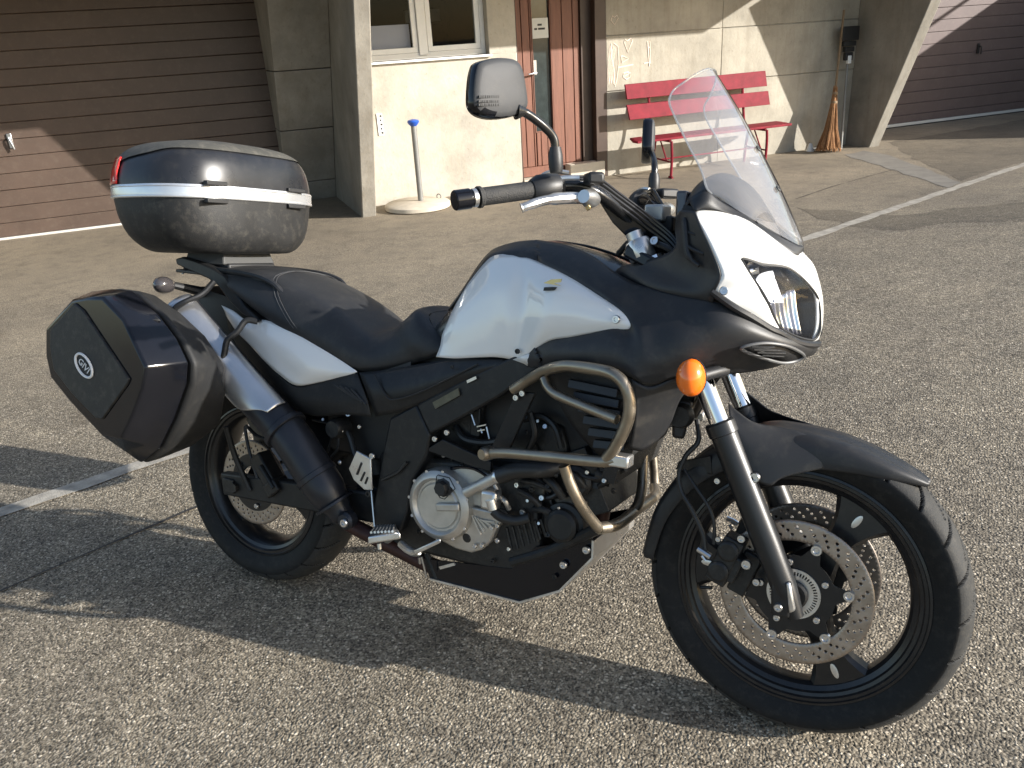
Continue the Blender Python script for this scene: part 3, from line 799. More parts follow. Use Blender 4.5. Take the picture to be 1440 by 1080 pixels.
bike = empty('motorcycle')
_bm4 = Matrix.Identity(4)
for i in range(3):
    for j in range(3): _bm4[i][j] = BM[i][j]
bike.matrix_world = _bm4
tag(bike, 'black and white touring motorcycle with three hard cases parked in the yard', 'motorcycle')
def part(mb, name, m, parent=None, **k):
    return mb.build(name, m, parent or bike, **k)
def dup(o, parent=None, flip=True):
    c = o.copy(); COL.objects.link(c); c.parent = parent or o.parent
    if flip and (o.parent is bike or parent is bike): c.scale = (1, -1, 1)
    for ch in [q for q in bpy.data.objects if q.parent is o]:
        d = ch.copy(); COL.objects.link(d); d.parent = c
    return c
def flip_pts(P): return [np.array([p[0], -p[1], p[2]]) for p in P]
def LL(pts): return [L(*p) for p in pts]
def grid(rows, nu=5, nv=5, closed_u=False):
    """Catmull-Rom surface through a grid of points -> MB"""
    R = [cr(r, nv) for r in rows]
    C = [cr([R[i][j] for i in range(len(R))], nu, closed=closed_u) for j in range(len(R[0]))]
    n, m = len(C[0]), len(C)
    mb = MB()
    fs = []
    for i in range(n if closed_u else n - 1):
        for j in range(m - 1):
            a = i * m + j; b = ((i + 1) % n) * m + j
            fs.append((a, a + 1, b + 1, b))
    mb.add([C[j][i] for i in range(n) for j in range(m)], fs)
    return mb
def sup(rx, ry, n, k, N):   # point k of N on a superellipse
    a = 2 * math.pi * k / N
    c, s = math.cos(a), math.sin(a)
    return rx * math.copysign(abs(c) ** (2 / n), c), ry * math.copysign(abs(s) ** (2 / n), s)
def plate(pts, t, y=None):
    """closed outline given in the picture at a lateral offset, extruded inwards by t"""
    P = [L(*p) if len(p) == 3 else L(p[0], p[1], y) for p in pts]
    return MB().prism(P, (0, t, 0))
_boltmesh = {}
def bolt(p, r=.008, ax=(0, -1, 0), m='bolt', parent=None, h=.7, hexa=False):
    key = (m, h, hexa)
    if key not in _boltmesh:
        mb = MB()
        mb.lathe([(1.0, 0), (1.0, h * .7), (.85, h), (.5, h), (.42, h * .55), (0, h * .55)], (0, 0, 0), (0, 0, 1), 6 if hexa else 14)
        me = mb.build('bolt', M[m], None)
        _boltmesh[key] = me.data
        bpy.data.objects.remove(me)
    o = bpy.data.objects.new('bolt', _boltmesh[key])
    COL.objects.link(o); o.parent = parent or bike
    o.location = tuple(map(float, p)); o.scale = (r, r, r)
    o.rotation_euler = Vector(ax).to_track_quat('Z', 'Y').to_euler()
    return o

# ---------------------------------------------------------------- wheels
def tyre(cx, cz, R, hw, rb, bead, name, grooves, parent):
    """tread with real cut grooves"""
    nt_, ns = 1200, 48
    prof = []
    # cross-section from right bead over the crown to the left bead
    for k in range(ns + 1):
        t = -1 + 2 * k / ns
        a = abs(t)
        if a > .72:      # side wall
            u = (1 - a) / .28
            y = bead + (hw - bead) * math.sin(min(1, u * 1.12) * math.pi / 2)
            r = rb + (R - .50 * hw - rb) * u ** .9
        else:
            ang = a / .72 * RAD(80)
            y = hw * math.sin(ang) / math.sin(RAD(80))
            r = R - .50 * hw * (1 - math.cos(ang)) / (1 - math.cos(RAD(80)))
        prof.append((math.copysign(y, t), r, t))
    vs = []; deep = []
    for i in range(nt_):
        th = 2 * math.pi * i / nt_
        for y, r, t in prof:
            d = 0
            if abs(t) < .70:
                v = t / .72
                for (per, skew, curve, lo, hi, wdt, ph, dep) in grooves:
                    if lo <= v * (1 if skew > 0 else -1) <= hi:
                        q = (th / (2 * math.pi) * per + skew * v * 1.0 + curve * v * v + ph) % 1.0
                        q = min(q, 1 - q)
                        if q < wdt: d = max(d, dep * (1 - (q / wdt) ** 4))
            rr_ = r - d
            vs.append((cx + rr_ * math.cos(th), y, cz + rr_ * math.sin(th))); deep.append(d > .0015)
    m_ = ns + 1
    fs = [(i * m_ + k, i * m_ + k + 1, ((i + 1) % nt_) * m_ + k + 1, ((i + 1) % nt_) * m_ + k) for i in range(nt_) for k in range(ns)]
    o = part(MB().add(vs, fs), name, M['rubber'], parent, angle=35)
    o.data.materials.append(M['grooveshade']); o.data.materials.append(M['worn'])
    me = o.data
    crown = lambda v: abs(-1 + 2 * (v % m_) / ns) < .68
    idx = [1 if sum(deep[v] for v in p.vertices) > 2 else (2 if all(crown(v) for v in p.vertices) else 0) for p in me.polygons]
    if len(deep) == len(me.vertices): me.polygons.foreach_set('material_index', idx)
    return o
def brake_disc(cx, cz, r0, r1, y, nsec, rows, m, name, parent, thick=.005):
    """annulus with drilled holes"""
    vs, fs = [], []
    rs = np.linspace(r0, r1, rows + 1)
    def pt(t, r): return (cx + r * math.cos(t), y, cz + r * math.sin(t))
    for i in range(nsec):
        t0, t1 = 2 * math.pi * i / nsec, 2 * math.pi * (i + 1) / nsec
        for j in range(rows):
            a, b = rs[j], rs[j + 1]
            hole = (j - i) % 3 == 0 and 0 < j < rows - 1 or ((i % 3 == 0) and j == 1 and rows < 5)
            tm, rm_ = (t0 + t1) / 2, (a + b) / 2
            outer = [(t0, a), (tm, a), (t1, a), (t1, rm_), (t1, b), (tm, b), (t0, b), (t0, rm_)]
            B = len(vs)
            if not hole:
                vs += [pt(*q) for q in outer]; fs.append(tuple(B + k for k in range(8)))
            else:
                vs += [pt(*q) for q in outer]
                hr = .0036
                for q in outer:
                    dx = (q[0] - tm) * rm_; dy = q[1] - rm_
                    l = math.hypot(dx, dy)
                    vs.append(pt(tm + dx / l * hr / rm_, rm_ + dy / l * hr))
                for k in range(8):
                    l = (k + 1) % 8
                    fs.append((B + k, B + l, B + 8 + l, B + 8 + k))
    return part(MB().add(vs, fs), name, M[m], parent, solid=thick, angle=30)

FX, FZ, FR = 1.56, .329, .329
def wheel_ring(cx, cz, prof, seg=96):
    return MB().lathe([(r, y) for r, y in prof], (cx, 0, cz), (0, 1, 0), seg, cap=False)
def ring_closed(mb, cx, cz, prof, seg=96):
    return mb.lathe(prof + [prof[0]], (cx, 0, cz), (0, 1, 0), seg, cap=False)
def spoke(mb, cx, cz, ang, r0, r1, w0, w1, w2, t0, t1):
    """flared cast spoke from the hub to the rim"""
    n = 9
    R = []
    for i in range(n):
        t = i / (n - 1)
        r = r0 + (r1 - r0) * t
        w = w0 + (w1 - w0) * min(1, t / .35) if t < .35 else w1 + (w2 - w1) * ((t - .35) / .65) ** 2.2
        th = t0 + (t1 - t0) * t
        er = np.array([math.cos(ang), 0, math.sin(ang)]); et = np.array([-math.sin(ang), 0, math.cos(ang)])
        c = np.array([cx, 0, cz]) + er * r
        ring = []
        for (a, b) in ((-1, -.6), (-.8, -1), (.8, -1), (1, -.6), (1, .6), (.8, 1), (-.8, 1), (-1, .6)):
            ring.append(c + et * w * a + np.array([0, th * b, 0]))
        R.append(ring)
    mb.rings(R)
# front wheel
rim = MB()
ring_closed(rim, FX, FZ, [(.2565, -.043), (.2565, -.033), (.243, -.029), (.236, -.018), (.236, .018), (.243, .029), (.2565, .033), (.2565, .043), (.2515, .044), (.2495, .0405), (.2435, .0405), (.2405, .036), (.234, .034), (.231, .029), (.222, .024), (.216, .016), (.214, 0), (.216, -.016), (.222, -.024), (.231, -.029), (.234, -.034), (.2405, -.036), (.2435, -.0405), (.2495, -.0405), (.2515, -.044)])
for k in range(3): spoke(rim, FX, FZ, RAD(57 + 120 * k), .045, .222, .050, .026, .075, .028, .022)
rim.lathe([(.0, -.058), (.040, -.058), (.048, -.050), (.055, -.030), (.055, .030), (.048, .05), (.04, .058), (0, .058)], (FX, 0, FZ), (0, 1, 0), 36)
fw = part(rim, 'front_wheel', M['rimblack'], angle=22)
FG = [(24, .80, -.25, .10, 1.0, .055, 0.0, .006), (24, -.80, -.25, .10, 1.0, .055, 0.5, .006), (24, 1.6, .1, -.08, .40, .04, .45, .005), (24, -1.6, .1, -.08, .40, .04, .95, .005)]
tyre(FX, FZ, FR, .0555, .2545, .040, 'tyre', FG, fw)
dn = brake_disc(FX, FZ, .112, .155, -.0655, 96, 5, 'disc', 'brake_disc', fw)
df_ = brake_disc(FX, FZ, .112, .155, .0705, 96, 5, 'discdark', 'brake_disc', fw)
def carrier(y, sg):
    mb = MB()
    N = 144; R = []
    ro = [.082 + .028 * max(0, math.cos(6 * (2 * math.pi * i / N) - 1.0)) ** 1.6 for i in range(N)]
    ri = [.052 for i in range(N)]
    ang = [2 * math.pi * i / N for i in range(N)]
    vs, fs = [], []
    for yy in (y - .002, y + .002):
        for rr_ in (ri, ro):
            vs += [(FX + rr_[i] * math.cos(ang[i]), yy, FZ + rr_[i] * math.sin(ang[i])) for i in range(N)]
    for i in range(N):
        j = (i + 1) % N
        fs += [(i, j, N + j, N + i), (2 * N + i, 3 * N + i, 3 * N + j, 2 * N + j), (N + i, N + j, 3 * N + j, 3 * N + i), (i, 2 * N + i, 2 * N + j, j)]
    return mb.add(vs, fs)
part(carrier(-.067, -1), 'disc_carrier', M['rimblack'], fw, angle=30)
part(carrier(.067, 1), 'disc_carrier', M['rimblack'], fw, angle=30)
for k in range(6):
    a = RAD(9.5 + 60 * k)
    c = (FX + .1075 * math.cos(a), -.068, FZ + .1075 * math.sin(a))
    part(MB().lathe([(.0045, -.002), (.0065, -.0045), (.0105, -.0045), (.0115, 0), (.0115, .004), (.0045, .004)], c, (0, 1, 0), 16), 'disc_button', M['bolt'], fw)
for k in range(5):
    a = RAD(28 + 72 * k)
    bolt((FX + .068 * math.cos(a), -.0695, FZ + .068 * math.sin(a)), .0075, parent=fw)
ab = MB()
N = 48
for k in range(N):
    a0 = 2 * math.pi * (k + .25) / N; a1 = 2 * math.pi * (k + .75) / N
    q = lambda a, r, y: (FX + r * math.cos(a), y, FZ + r * math.sin(a))
    ab.hexa([q(a0, .040, -.0735), q(a1, .040, -.0735), q(a1, .048, -.0735), q(a0, .048, -.0735), q(a0, .040, -.0715), q(a1, .040, -.0715), q(a1, .048, -.0715), q(a0, .048, -.0715)])
ab.lathe([(.048, -.0735), (.054, -.0735), (.054, -.070), (.048, -.070), (.048, -.0735)], (FX, 0, FZ), (0, 1, 0), 64, cap=False)
ab.lathe([(.030, -.0735), (.040, -.0735), (.040, -.070), (.030, -.070), (.030, -.0735)], (FX, 0, FZ), (0, 1, 0), 64, cap=False)
ar = part(ab, 'sensor_ring', M['alu'], fw, angle=30)
part(MB().lathe([(.0, -.10), (.014, -.10), (.016, -.095), (.016, .10), (0, .10)], (FX, 0, FZ), (0, 1, 0), 20).lathe([(.026, -.085), (.030, -.082), (.030, -.06), (.0, -.06)], (FX, 0, FZ), (0, 1, 0), 24), 'axle', M['engine_black'], fw)
for k in range(3):     # cast slots in the spokes, bright machined inserts
    a = RAD(57 + 120 * k); er = np.array([math.cos(a), 0, math.sin(a)]); et = np.array([-math.sin(a), 0, math.cos(a)])
    c = np.array([FX, 0, FZ]) + er * .192
    part(MB().rings([[c + er * .0165 * math.cos(t) * s_ + et * .0065 * math.sin(t) * s_ + np.array([0, yy, 0]) for t in np.linspace(0, 2 * math.pi, 15)[:-1]] for s_, yy in ((1, -.020), (1, -.0262), (.8, -.0266))]), 'spoke_insert', M['alu'], fw)
a = RAD(195); part(MB().tube([(FX + .222 * math.cos(a), -.012, FZ + .222 * math.sin(a)), (FX + .190 * math.cos(a), -.018, FZ + .190 * math.sin(a))], .004, 8), 'valve', M['blackplastic'], fw)

# rear wheel
RZ, RR = .321, .321
rim = MB()
ring_closed(rim, 0, RZ, [(.232, -.062), (.232, -.050), (.219, -.045), (.208, -.03), (.206, .03), (.219, .045), (.232, .05), (.232, .062), (.227, .063), (.225, .058), (.218, .058), (.214, .052), (.205, .048), (.198, .040), (.190, .02), (.188, 0), (.190, -.02), (.198, -.040), (.205, -.048), (.214, -.052), (.218, -.058), (.225, -.058), (.227, -.063)])
for k in range(3): spoke(rim, 0, RZ, RAD(100 + 120 * k), .05, .198, .05, .028, .066, .032, .024)
rim.lathe([(0, -.06), (.045, -.06), (.06, -.04), (.06, .06), (0, .06)], (0, 0, RZ), (0, 1, 0), 32)
rw = part(rim, 'rear_wheel', M['rimblack'], angle=22)
RG = [(22, .9, -.3, .2, .98, .05, 0.0, .006), (22, -.9, -.3, .2, .98, .05, .5, .006)]
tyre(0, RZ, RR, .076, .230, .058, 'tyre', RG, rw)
brake_disc(0, RZ, .082, .130, -.075, 80, 5, 'disc', 'brake_disc', rw)
part(MB().lathe([(.05, -.076), (.088, -.076), (.088, -.072), (.05, -.072)], (0, 0, RZ), (0, 1, 0), 40, cap=False), 'disc_carrier', M['rimblack'], rw)
for k in range(5):
    a = RAD(-80 + 72 * k); bolt((.071 * math.cos(a), -.078, RZ + .071 * math.sin(a)), .008, parent=rw)

# ---------------------------------------------------------------- fork, front fender, brakes
FB, FT = np.array([1.558, -.1, .323]), np.array([1.392, -.1, .680])
fd_ = (FT - FB) / np.linalg.norm(FT - FB)
fl = MB()
fl.tube([FB - fd_ * .035, FB + fd_ * .0, FB + fd_ * .03, FB + fd_ * .10, FB + fd_ * .12, FT - fd_ * .03, FT - fd_ * .028, FT - fd_ * .004, FT], [.016, .022, .026, .0275, .0285, .0285, .0315, .0315, .029], 24)
leg = part(fl, 'fork_leg', M['forkblack'], angle=25)
part(MB().tube([FT - fd_ * .01, FT + fd_ * .37], .0215, 22), 'fork_tube', M['chrome'], leg)
# cut-away axle clamp: bright machined face at the bottom of the leg
part(MB().hexa([FB + np.array(v) for v in ((-.032, -.022, -.030), (.006, -.022, -.030), (.006, .018, -.030), (-.032, .018, -.030), (-.036, -.024, .05), (.004, -.024, .05), (.004, .02, .05), (-.036, .02, .05))]), 'fork_foot', M['forkblack'], leg, bevel=.006)
cl = MB().hexa([FB + np.array(v) for v in ((.004, -.024, -.018), (.016, -.024, -.008), (.016, .01, -.008), (.004, .01, -.018), (-.006, -.027, .048), (.002, -.027, .050), (.002, .0, .05), (-.006, .0, .048))])
part(cl, 'axle_clamp', M['alu'], leg, bevel=.004)
bolt(FB + np.array([-.017, -.023, -.008]), .009, parent=leg)
dup(leg)
# fender
fen = []
for ang, w, dep, rr_, side in ((48.5, .020, .010, .3465, .5), (53, .036, .020, .343, .8), (60, .050, .034, .338, 1), (70, .058, .050, .3365, 1), (82, .064, .066, .3385, 1), (95, .068, .080, .345, 1), (104, .070, .088, .353, 1), (112, .070, .080, .350, 1), (124, .068, .060, .346, 1), (140, .066, .050, .342, 1), (158, .064, .042, .341, 1), (175, .060, .036, .342, 1), (179, .056, .034, .342, 1)):
    a = RAD(ang); er = np.array([math.cos(a), 0, math.sin(a)]); O = np.array([FX, 0, FZ])
    pr = []
    for y, d in ((-1.06, dep), (-1.08, dep * .72), (-1.0, dep * .30), (-.74, dep * .09), (-.36, .004), (0, 0), (.36, .004), (.74, dep * .09), (1.0, dep * .30), (1.08, dep * .72), (1.06, dep)):
        pr.append(O + er * (rr_ - d) + np.array([0, y * w, 0]))
    fen.append(pr)
fender = part(grid(fen, 5, 4), 'front_fender', M['matte'], solid=.003, angle=40)
# swept side wings of the fender up to the fork legs
wing_rows = [
    [(1024, 566, -.080), (1040, 580, -.082), (1062, 594, -.076), (1098, 600, -.052)],
    [(1027, 588, -.094), (1046, 606, -.092), (1080, 613, -.078), (1130, 609, -.050)],
    [(1037, 618, -.100), (1060, 632, -.097), (1098, 637, -.085), (1158, 628, -.058)],
    [(1050, 648, -.102), (1072, 657, -.099), (1106, 655, -.088), (1168, 645, -.064)],
    [(1066, 678, -.103), (1084, 683, -.101), (1104, 671, -.092), (1165, 657, -.066)]]
wg = part(grid([LL(r) for r in wing_rows], 6, 6), 'wing', M['matte'], fender, solid=.003)
dup(wg, fender, False).scale = (1, -1, 1)
for sg in (1, -1):
    b_ = L(1062, 671, -.106)
    bolt((b_[0], sg * b_[1], b_[2]), .011, (0, -sg, 0), parent=fender)
# calipers
def caliper(sgn):
    c0 = L(1022, 785, -.085)
    mb = MB()
    er = c0 - np.array([FX, -.085, FZ]); er[1] = 0; er /= np.linalg.norm(er); et = np.array([-er[2], 0, er[0]])
    Rm = np.stack([et, [0, 1, 0], er], 1)
    mb.box(c0, (.055, .024, .022), Rm)
    mb.box(c0 - er * .022 + et * .008, (.030, .022, .014), Rm)
    for t in (-.026, .026):
        mb.lathe([(.021, -.03), (.023, -.026), (.023, .02), (0, .02)], c0 + et * t + er * .002, (0, 1, 0), 18)
    mb.box(c0 + et * .015 - er * .045 + np.array([0, .015, 0]), (.05, .008, .02), Rm)
    o = part(mb, 'brake_caliper', M['engine_black'], bevel=.004)
    for p, r in ((L(1043, 757, -.112), .009), (L(1050, 793, -.112), .011), (L(1064, 818, -.095), .0085), (L(1010, 758, -.11), .006)): bolt(p, r, parent=o)
    part(MB().tube(LL([(982, 772, -.115), (990, 777, -.118), (999, 783, -.118)]), .007, 10).tube(LL([(987, 781, -.113), (992, 788, -.113)]), .004, 8), 'banjo_fitting', M['bolt'], o)
    return o
c = caliper(-1); dup(c)
hs = MB()
hs.tube(cr(LL([(992, 775, -.11), (988, 750, -.11), (972, 715, -.11), (958, 690, -.105), (955, 665, -.10), (965, 640, -.095), (982, 620, -.085), (980, 590, -.075)]), 6), .0055, 8)
part(hs, 'brake_hose', M['hose'])
part(MB().tube(cr(LL([(1004, 765, -.105), (1004, 735, -.105), (995, 710, -.105), (975, 680, -.10), (962, 660, -.09)]), 6), .004, 8), 'sensor_cable', M['hose'])
for y_ in (-1,):
    part(MB().hexa([L(*p) for p in ((955, 648, -.06), (1000, 640, -.075), (1000, 640, .0), (955, 648, .0), (950, 660, -.06), (1002, 668, -.075), (1002, 668, 0), (950, 660, 0))]), 'hose_bracket', M['engine_black'], bevel=.003)
bolt(L(1009, 676, -.105), .007)

# ---------------------------------------------------------------- body: tank
core = []
for x, zt, w, zb, n in ((.655, .835, .095, .74, 2.6), (.72, .910, .108, .74, 2.3), (.80, .985, .128, .74, 2.2), (.88, 1.036, .140, .74, 2.1), (.95, 1.046, .148, .74, 2.0), (1.03, 1.034, .152, .76, 2.0), (1.11, 1.010, .152, .78, 2.0), (1.19, .972, .150, .80, 2.0), (1.26, .93, .14, .82, 2.0)):
    zc, h = (zt + zb) / 2, (zt - zb) / 2
    core.append([np.array([x, sup(w, h, n, k, 28)[0], zc + sup(w, h, n, k, 28)[1]]) for k in range(28)])
tk = MB()
cc = [cr([core[i][k] for i in range(len(core))], 4) for k in range(28)]
tk.rings([[cc[k][i] for k in range(28)] for i in range(len(cc[0]))])
M['tankblack'] = mat('dusty_black_tank_lacquer', (.022, .021, .019), .30, coat=.35, coat_rough=.12, var=.25, vscale=6, rvar=.08, dust=.14)
tank = part(tk, 'fuel_tank', M['tankblack'])
fc = np.array([.955, .01, 1.030])
part(MB().lathe([(.0, .012), (.035, .012), (.042, .008), (.045, 0)], fc, (.02, 0, 1), 30), 'filler_cap', M['blackplastic'], tank)
def col(pts): return LL(pts)
panel_cols = [
    [(634, 440, -.122), (628, 455, -.138), (622, 470, -.148), (619, 486, -.152), (613, 502, -.155)],
    [(648, 415, -.118), (642, 437, -.148), (640, 460, -.160), (640, 482, -.163), (639, 504, -.164)],
    [(664, 391, -.112), (662, 420, -.152), (663, 448, -.166), (664, 476, -.169), (664, 503, -.168)],
    [(690, 362, -.097), (692, 400, -.158), (693, 434, -.173), (693, 468, -.175), (693, 502, -.172)],
    [(716, 357, -.096), (716, 396, -.166), (714, 434, -.182), (713, 470, -.182), (712, 504, -.175)],
    [(731, 359, -.100), (736, 393, -.160), (735, 434, -.182), (728, 471, -.181), (722, 506, -.175)],
    [(744, 361, -.104), (752, 396, -.176), (750, 436, -.197), (739, 472, -.190), (730, 507, -.179)],
    [(763, 368, -.112), (772, 403, -.196), (767, 437, -.214), (755, 470, -.205), (743, 500, -.184)],
    [(785, 378, -.127), (790, 407, -.201), (785, 435, -.218), (778, 459, -.213), (771, 480, -.196)],
    [(813, 393, -.148), (816, 414, -.202), (814, 435, -.221), (808, 455, -.220), (803, 474, -.207)],
    [(845, 414, -.175), (848, 427, -.208), (846, 440, -.223), (843, 454, -.226), (840, 467, -.217)],
    [(872, 433, -.199), (874, 440, -.215), (873, 448, -.224), (871, 456, -.226), (868, 464, -.221)],
    [(887, 449, -.216), (888.5, 452, -.219), (888.5, 455, -.222), (887.5, 459, -.223), (884, 463, -.222)]]
tp = part(grid([col(c) for c in panel_cols], 5, 5), 'tank_panel', M['pearl'], tank, solid=.004, angle=60)
sp_ = MB().add(LL([(722, 505, -.181), (745, 497, -.187), (742.5, 514, -.181), (738, 511, -.18)]), [(0, 1, 2, 3)])
part(sp_, 'tank_panel_tab', M['pearl'], tank, solid=.003)
dup(tp, tank, False).scale = (1, -1, 1)
for q in ((867, 449, -.229), (728, 494, -.188)): bolt(L(*q), .0085 if q[0] > 800 else .006, parent=tank, m='bolt' if q[0] > 800 else 'blackplastic')
# winged S-shaped tank emblem, worn: gold and black halves
em = [(764, 398), (775, 393), (790, 392), (788, 397), (778, 398), (789, 402), (780, 408), (764, 408), (767, 403), (777, 402)]
emb = part(plate([(x, y, -.2055) for x, y in em[:6]], .003), 'emblem', M['gold'], tank)
part(plate([(x, y, -.2062) for x, y in ((765, 404), (776, 403.5), (783, 404), (779, 408.5), (764, 409))], .003), 'emblem', M['blackplastic'], tank)

# ---------------------------------------------------------------- side fairing (both sides)
cover0 = [[(636, 427, -.030), (634, 429, -.055), (632, 431, -.08), (630, 436, -.108)], [(655, 399, -.030), (654, 402, -.055), (652, 405, -.08), (650, 410, -.106)], [(675, 369, -.034), (674, 373, -.06), (672, 377, -.08), (670, 382, -.104)]]
cover = [
    [(694, 350, -.040), (692, 354, -.066), (690, 358, -.085), (689, 364, -.098)],
    [(725, 340, -.050), (724, 347, -.078), (723, 353, -.094), (722, 361, -.103)],
    [(755, 337, -.055), (755, 347, -.085), (756, 357, -.105), (757, 368, -.116)],
    [(795, 344, -.065), (795, 357, -.100), (795, 371, -.128), (795, 386, -.144)],
    [(832, 359, -.088), (832, 374, -.126), (832, 390, -.156), (833, 408, -.176)],
    [(860, 379, -.118), (862, 395, -.156), (865, 414, -.186), (868, 432, -.205)],
    [(882, 392, -.142), (884, 410, -.177), (888, 430, -.205), (891, 452, -.223)]]
front = [
    [(868, 383, -.128), (880, 412, -.183), (889, 445, -.219), (893, 488, -.246), (888, 531, -.252)],
    [(905, 402, -.160), (912, 430, -.202), (918, 464, -.233), (921, 505, -.247), (913, 543, -.238)],
    [(950, 414, -.185), (957, 438, -.212), (962, 470, -.235), (962, 502, -.237), (950, 531, -.224)],
    [(1005, 424, -.203), (1005, 449, -.222), (1003, 478, -.224), (1000, 505, -.213), (995, 528, -.190)],
    [(1047, 441, -.186), (1048, 462, -.200), (1046, 484, -.195), (1043, 505, -.178), (1040, 525, -.150)],
    [(1085, 461, -.143), (1087, 474, -.153), (1088, 488, -.146), (1086, 503, -.130), (1083, 518, -.105)],
    [(1120, 477, -.082), (1121, 484, -.088), (1121, 492, -.084), (1118, 501, -.074), (1112, 509, -.060)],
    [(1148, 484, .0), (1150, 488, .0), (1150, 491, .0), (1148, 495, .0), (1144, 499, .0)]]
low = [
    [(741, 498, -.176), (741, 504, -.180), (742, 509, -.180), (742, 515, -.176)],
    [(752, 486, -.186), (757, 497, -.196), (760, 506, -.199), (762, 516, -.192)],
    [(778, 476, -.195), (783, 488, -.213), (786, 501, -.219), (788, 515, -.212)],
    [(820, 468, -.207), (824, 482, -.228), (826, 498, -.237), (828, 516, -.232)],
    [(862, 460, -.219), (866, 478, -.240), (868, 498, -.250), (867, 522, -.247)],
    [(889, 452, -.222), (893, 474, -.241), (895, 500, -.250), (890, 532, -.252)]]
def resample(P, n):
    D = cr(P, 10); d = [0]
    for a_, b_ in zip(D, D[1:]): d.append(d[-1] + np.linalg.norm(b_ - a_))
    out = []
    for k in range(n):
        t_ = d[-1] * k / (n - 1); q_ = min(len(d) - 2, max(0, int(np.searchsorted(d, t_)) - 1))
        f_ = (t_ - d[q_]) / max(1e-9, d[q_ + 1] - d[q_]); out.append(D[q_] * (1 - f_) + D[q_ + 1] * f_)
    return out
skin = []
for c_, l_ in ((2, 1), (3, 2), (4, 3), (5, 4)):
    a_, b_ = LL(cover[c_]), LL(low[l_])
    hid = [a_[-1] * (1 - t_) + b_[0] * t_ + np.array([0, .022, 0]) for t_ in (.33, .67)]
    skin.append(a_ + hid + b_)
skin.append(LL([(882, 392, -.142), (884, 410, -.177), (888, 430, -.205), (891, 452, -.2235), (892, 462, -.232), (893, 472, -.239), (894, 484, -.245), (894, 500, -.250), (893, 516, -.252), (890, 532, -.252)]))
for r in front[1:]: skin.append(resample(LL(r), 10))
fr_ = grid(skin, 5, 3)
for t_ in (cover0 + cover[:3], low[:2]):
    q = grid([LL(r) for r in t_], 5, 6); fr_.add(q.v, q.f)
sf = part(fr_, 'side_fairing', M['matte'], solid=.004, angle=50)
dup(sf)
# air scoop under the headlight: pale lip, dark mouth, fins
lip = LL([(1040, 489, -.197), (1052, 484, -.193), (1075, 481, -.172), (1100, 484, -.140), (1118, 491, -.104), (1128, 499, -.078), (1118, 506, -.082), (1100, 509, -.108), (1080, 505, -.142), (1056, 497, -.178)])
lp = [p + np.array([.005, -.008, -.001]) for p in lip]
M['scoop'] = mat('grey_scoop_trim', (.085, .085, .085), .4)
scp = part(MB().tube(cr(lp, 4, closed=True), .0034, 8, closed=True), 'fairing_scoop', M['scoop'])
mth = [p + np.array([.004, -.006, 0]) for p in lip]
part(MB().add(mth, [tuple(range(len(mth)))]), 'mouth', M['blackplastic'], scp, solid=.002)
for k, (a, b) in enumerate((((1053, 486.5, -.193), (1085, 487, -.165)), ((1056, 490.5, -.19), (1094, 491.5, -.15)), ((1061, 494.5, -.184), (1100, 495.5, -.142)), ((1068, 498.5, -.174), (1098, 500, -.143)))):
    A, B = L(*a) + np.array([.008, -.012, 0]), L(*b) + np.array([.008, -.012, 0])
    part(MB().tube([A, (A + B) / 2 + np.array([.001, -.002, 0]), B], .0018, 6), 'fin', M['grain'], scp)
dup(scp)

# ---------------------------------------------------------------- front cowl with the headlight opening
OUT = [(1128, 353, 0), (1119, 357, -.035), (1101, 345, -.066), (1075, 325, -.103), (1048, 308, -.133), (1015, 297, -.162), (987, 294, -.184), (976, 299, -.196), (988, 323, -.208), (1001, 350, -.214), (1015, 387, -.217), (1005, 408, -.216), (1030, 427, -.205), (1055, 441, -.182), (1082, 457, -.148), (1094, 463, -.128)]
INN = [(1150, 418, -.008), (1143, 408, -.030), (1129, 392, -.058), (1112, 379, -.085), (1098, 374.5, -.108), (1073, 372, -.138), (1054, 366, -.160), (1043, 364.5, -.171), (1048, 374, -.170), (1056, 387, -.167), (1066, 402, -.162), (1073, 413, -.157), (1082, 430, -.147), (1088, 445, -.137), (1094, 457, -.126), (1096, 460, -.122)]
O3, I3 = LL(OUT), LL(INN)
rows = []
for o_, i_ in zip(O3, I3):
    r = []
    for t in (0, .33, .67, 1):
        p = o_ + (i_ - o_) * t
        bulge = math.sin(math.pi * t) * .012
        nrm = np.array([.75, -.55 if o_[1] < -.05 else -.1, .35]); nrm /= np.linalg.norm(nrm)
        r.append(p + nrm * bulge * min(1, np.linalg.norm(i_ - o_) / .08))
    rows.append(r)
cw = grid(rows, 4, 4)
q = MB(); q.add([(v[0], -v[1], v[2]) for v in cw.v], cw.f)
cowl_mb = MB().add(cw.v, cw.f).add(q.v, q.f)
nose = [L(x, y, 0) for x, y in ((1124, 352), (1142, 371), (1151, 394), (1156.5, 418), (1157.5, 440), (1156, 460), (1151, 478))]
nr = []
for i, p in enumerate(nose):
    w_ = (.036, .034, .024, .013, .012, .012, .016)[i]
    nr.append([p + np.array([-.010, -w_ - .004, -.004]), p + np.array([-.001, -w_ * .55, 0]), p, p + np.array([-.001, w_ * .55, 0]), p + np.array([-.010, w_ + .004, -.004])])
q = grid(nr, 5, 4); cowl_mb.add(q.v, q.f)
cowl = part(cowl_mb, 'front_cowl', M['pearl'], solid=.004, angle=60)
bolt(L(1018, 409, -.222), .0085, (.25, -1, .1), parent=cowl)
q_ = L(1018, 409, -.222); bolt((q_[0], -q_[1], q_[2]), .0085, (.25, 1, .1), parent=cowl)
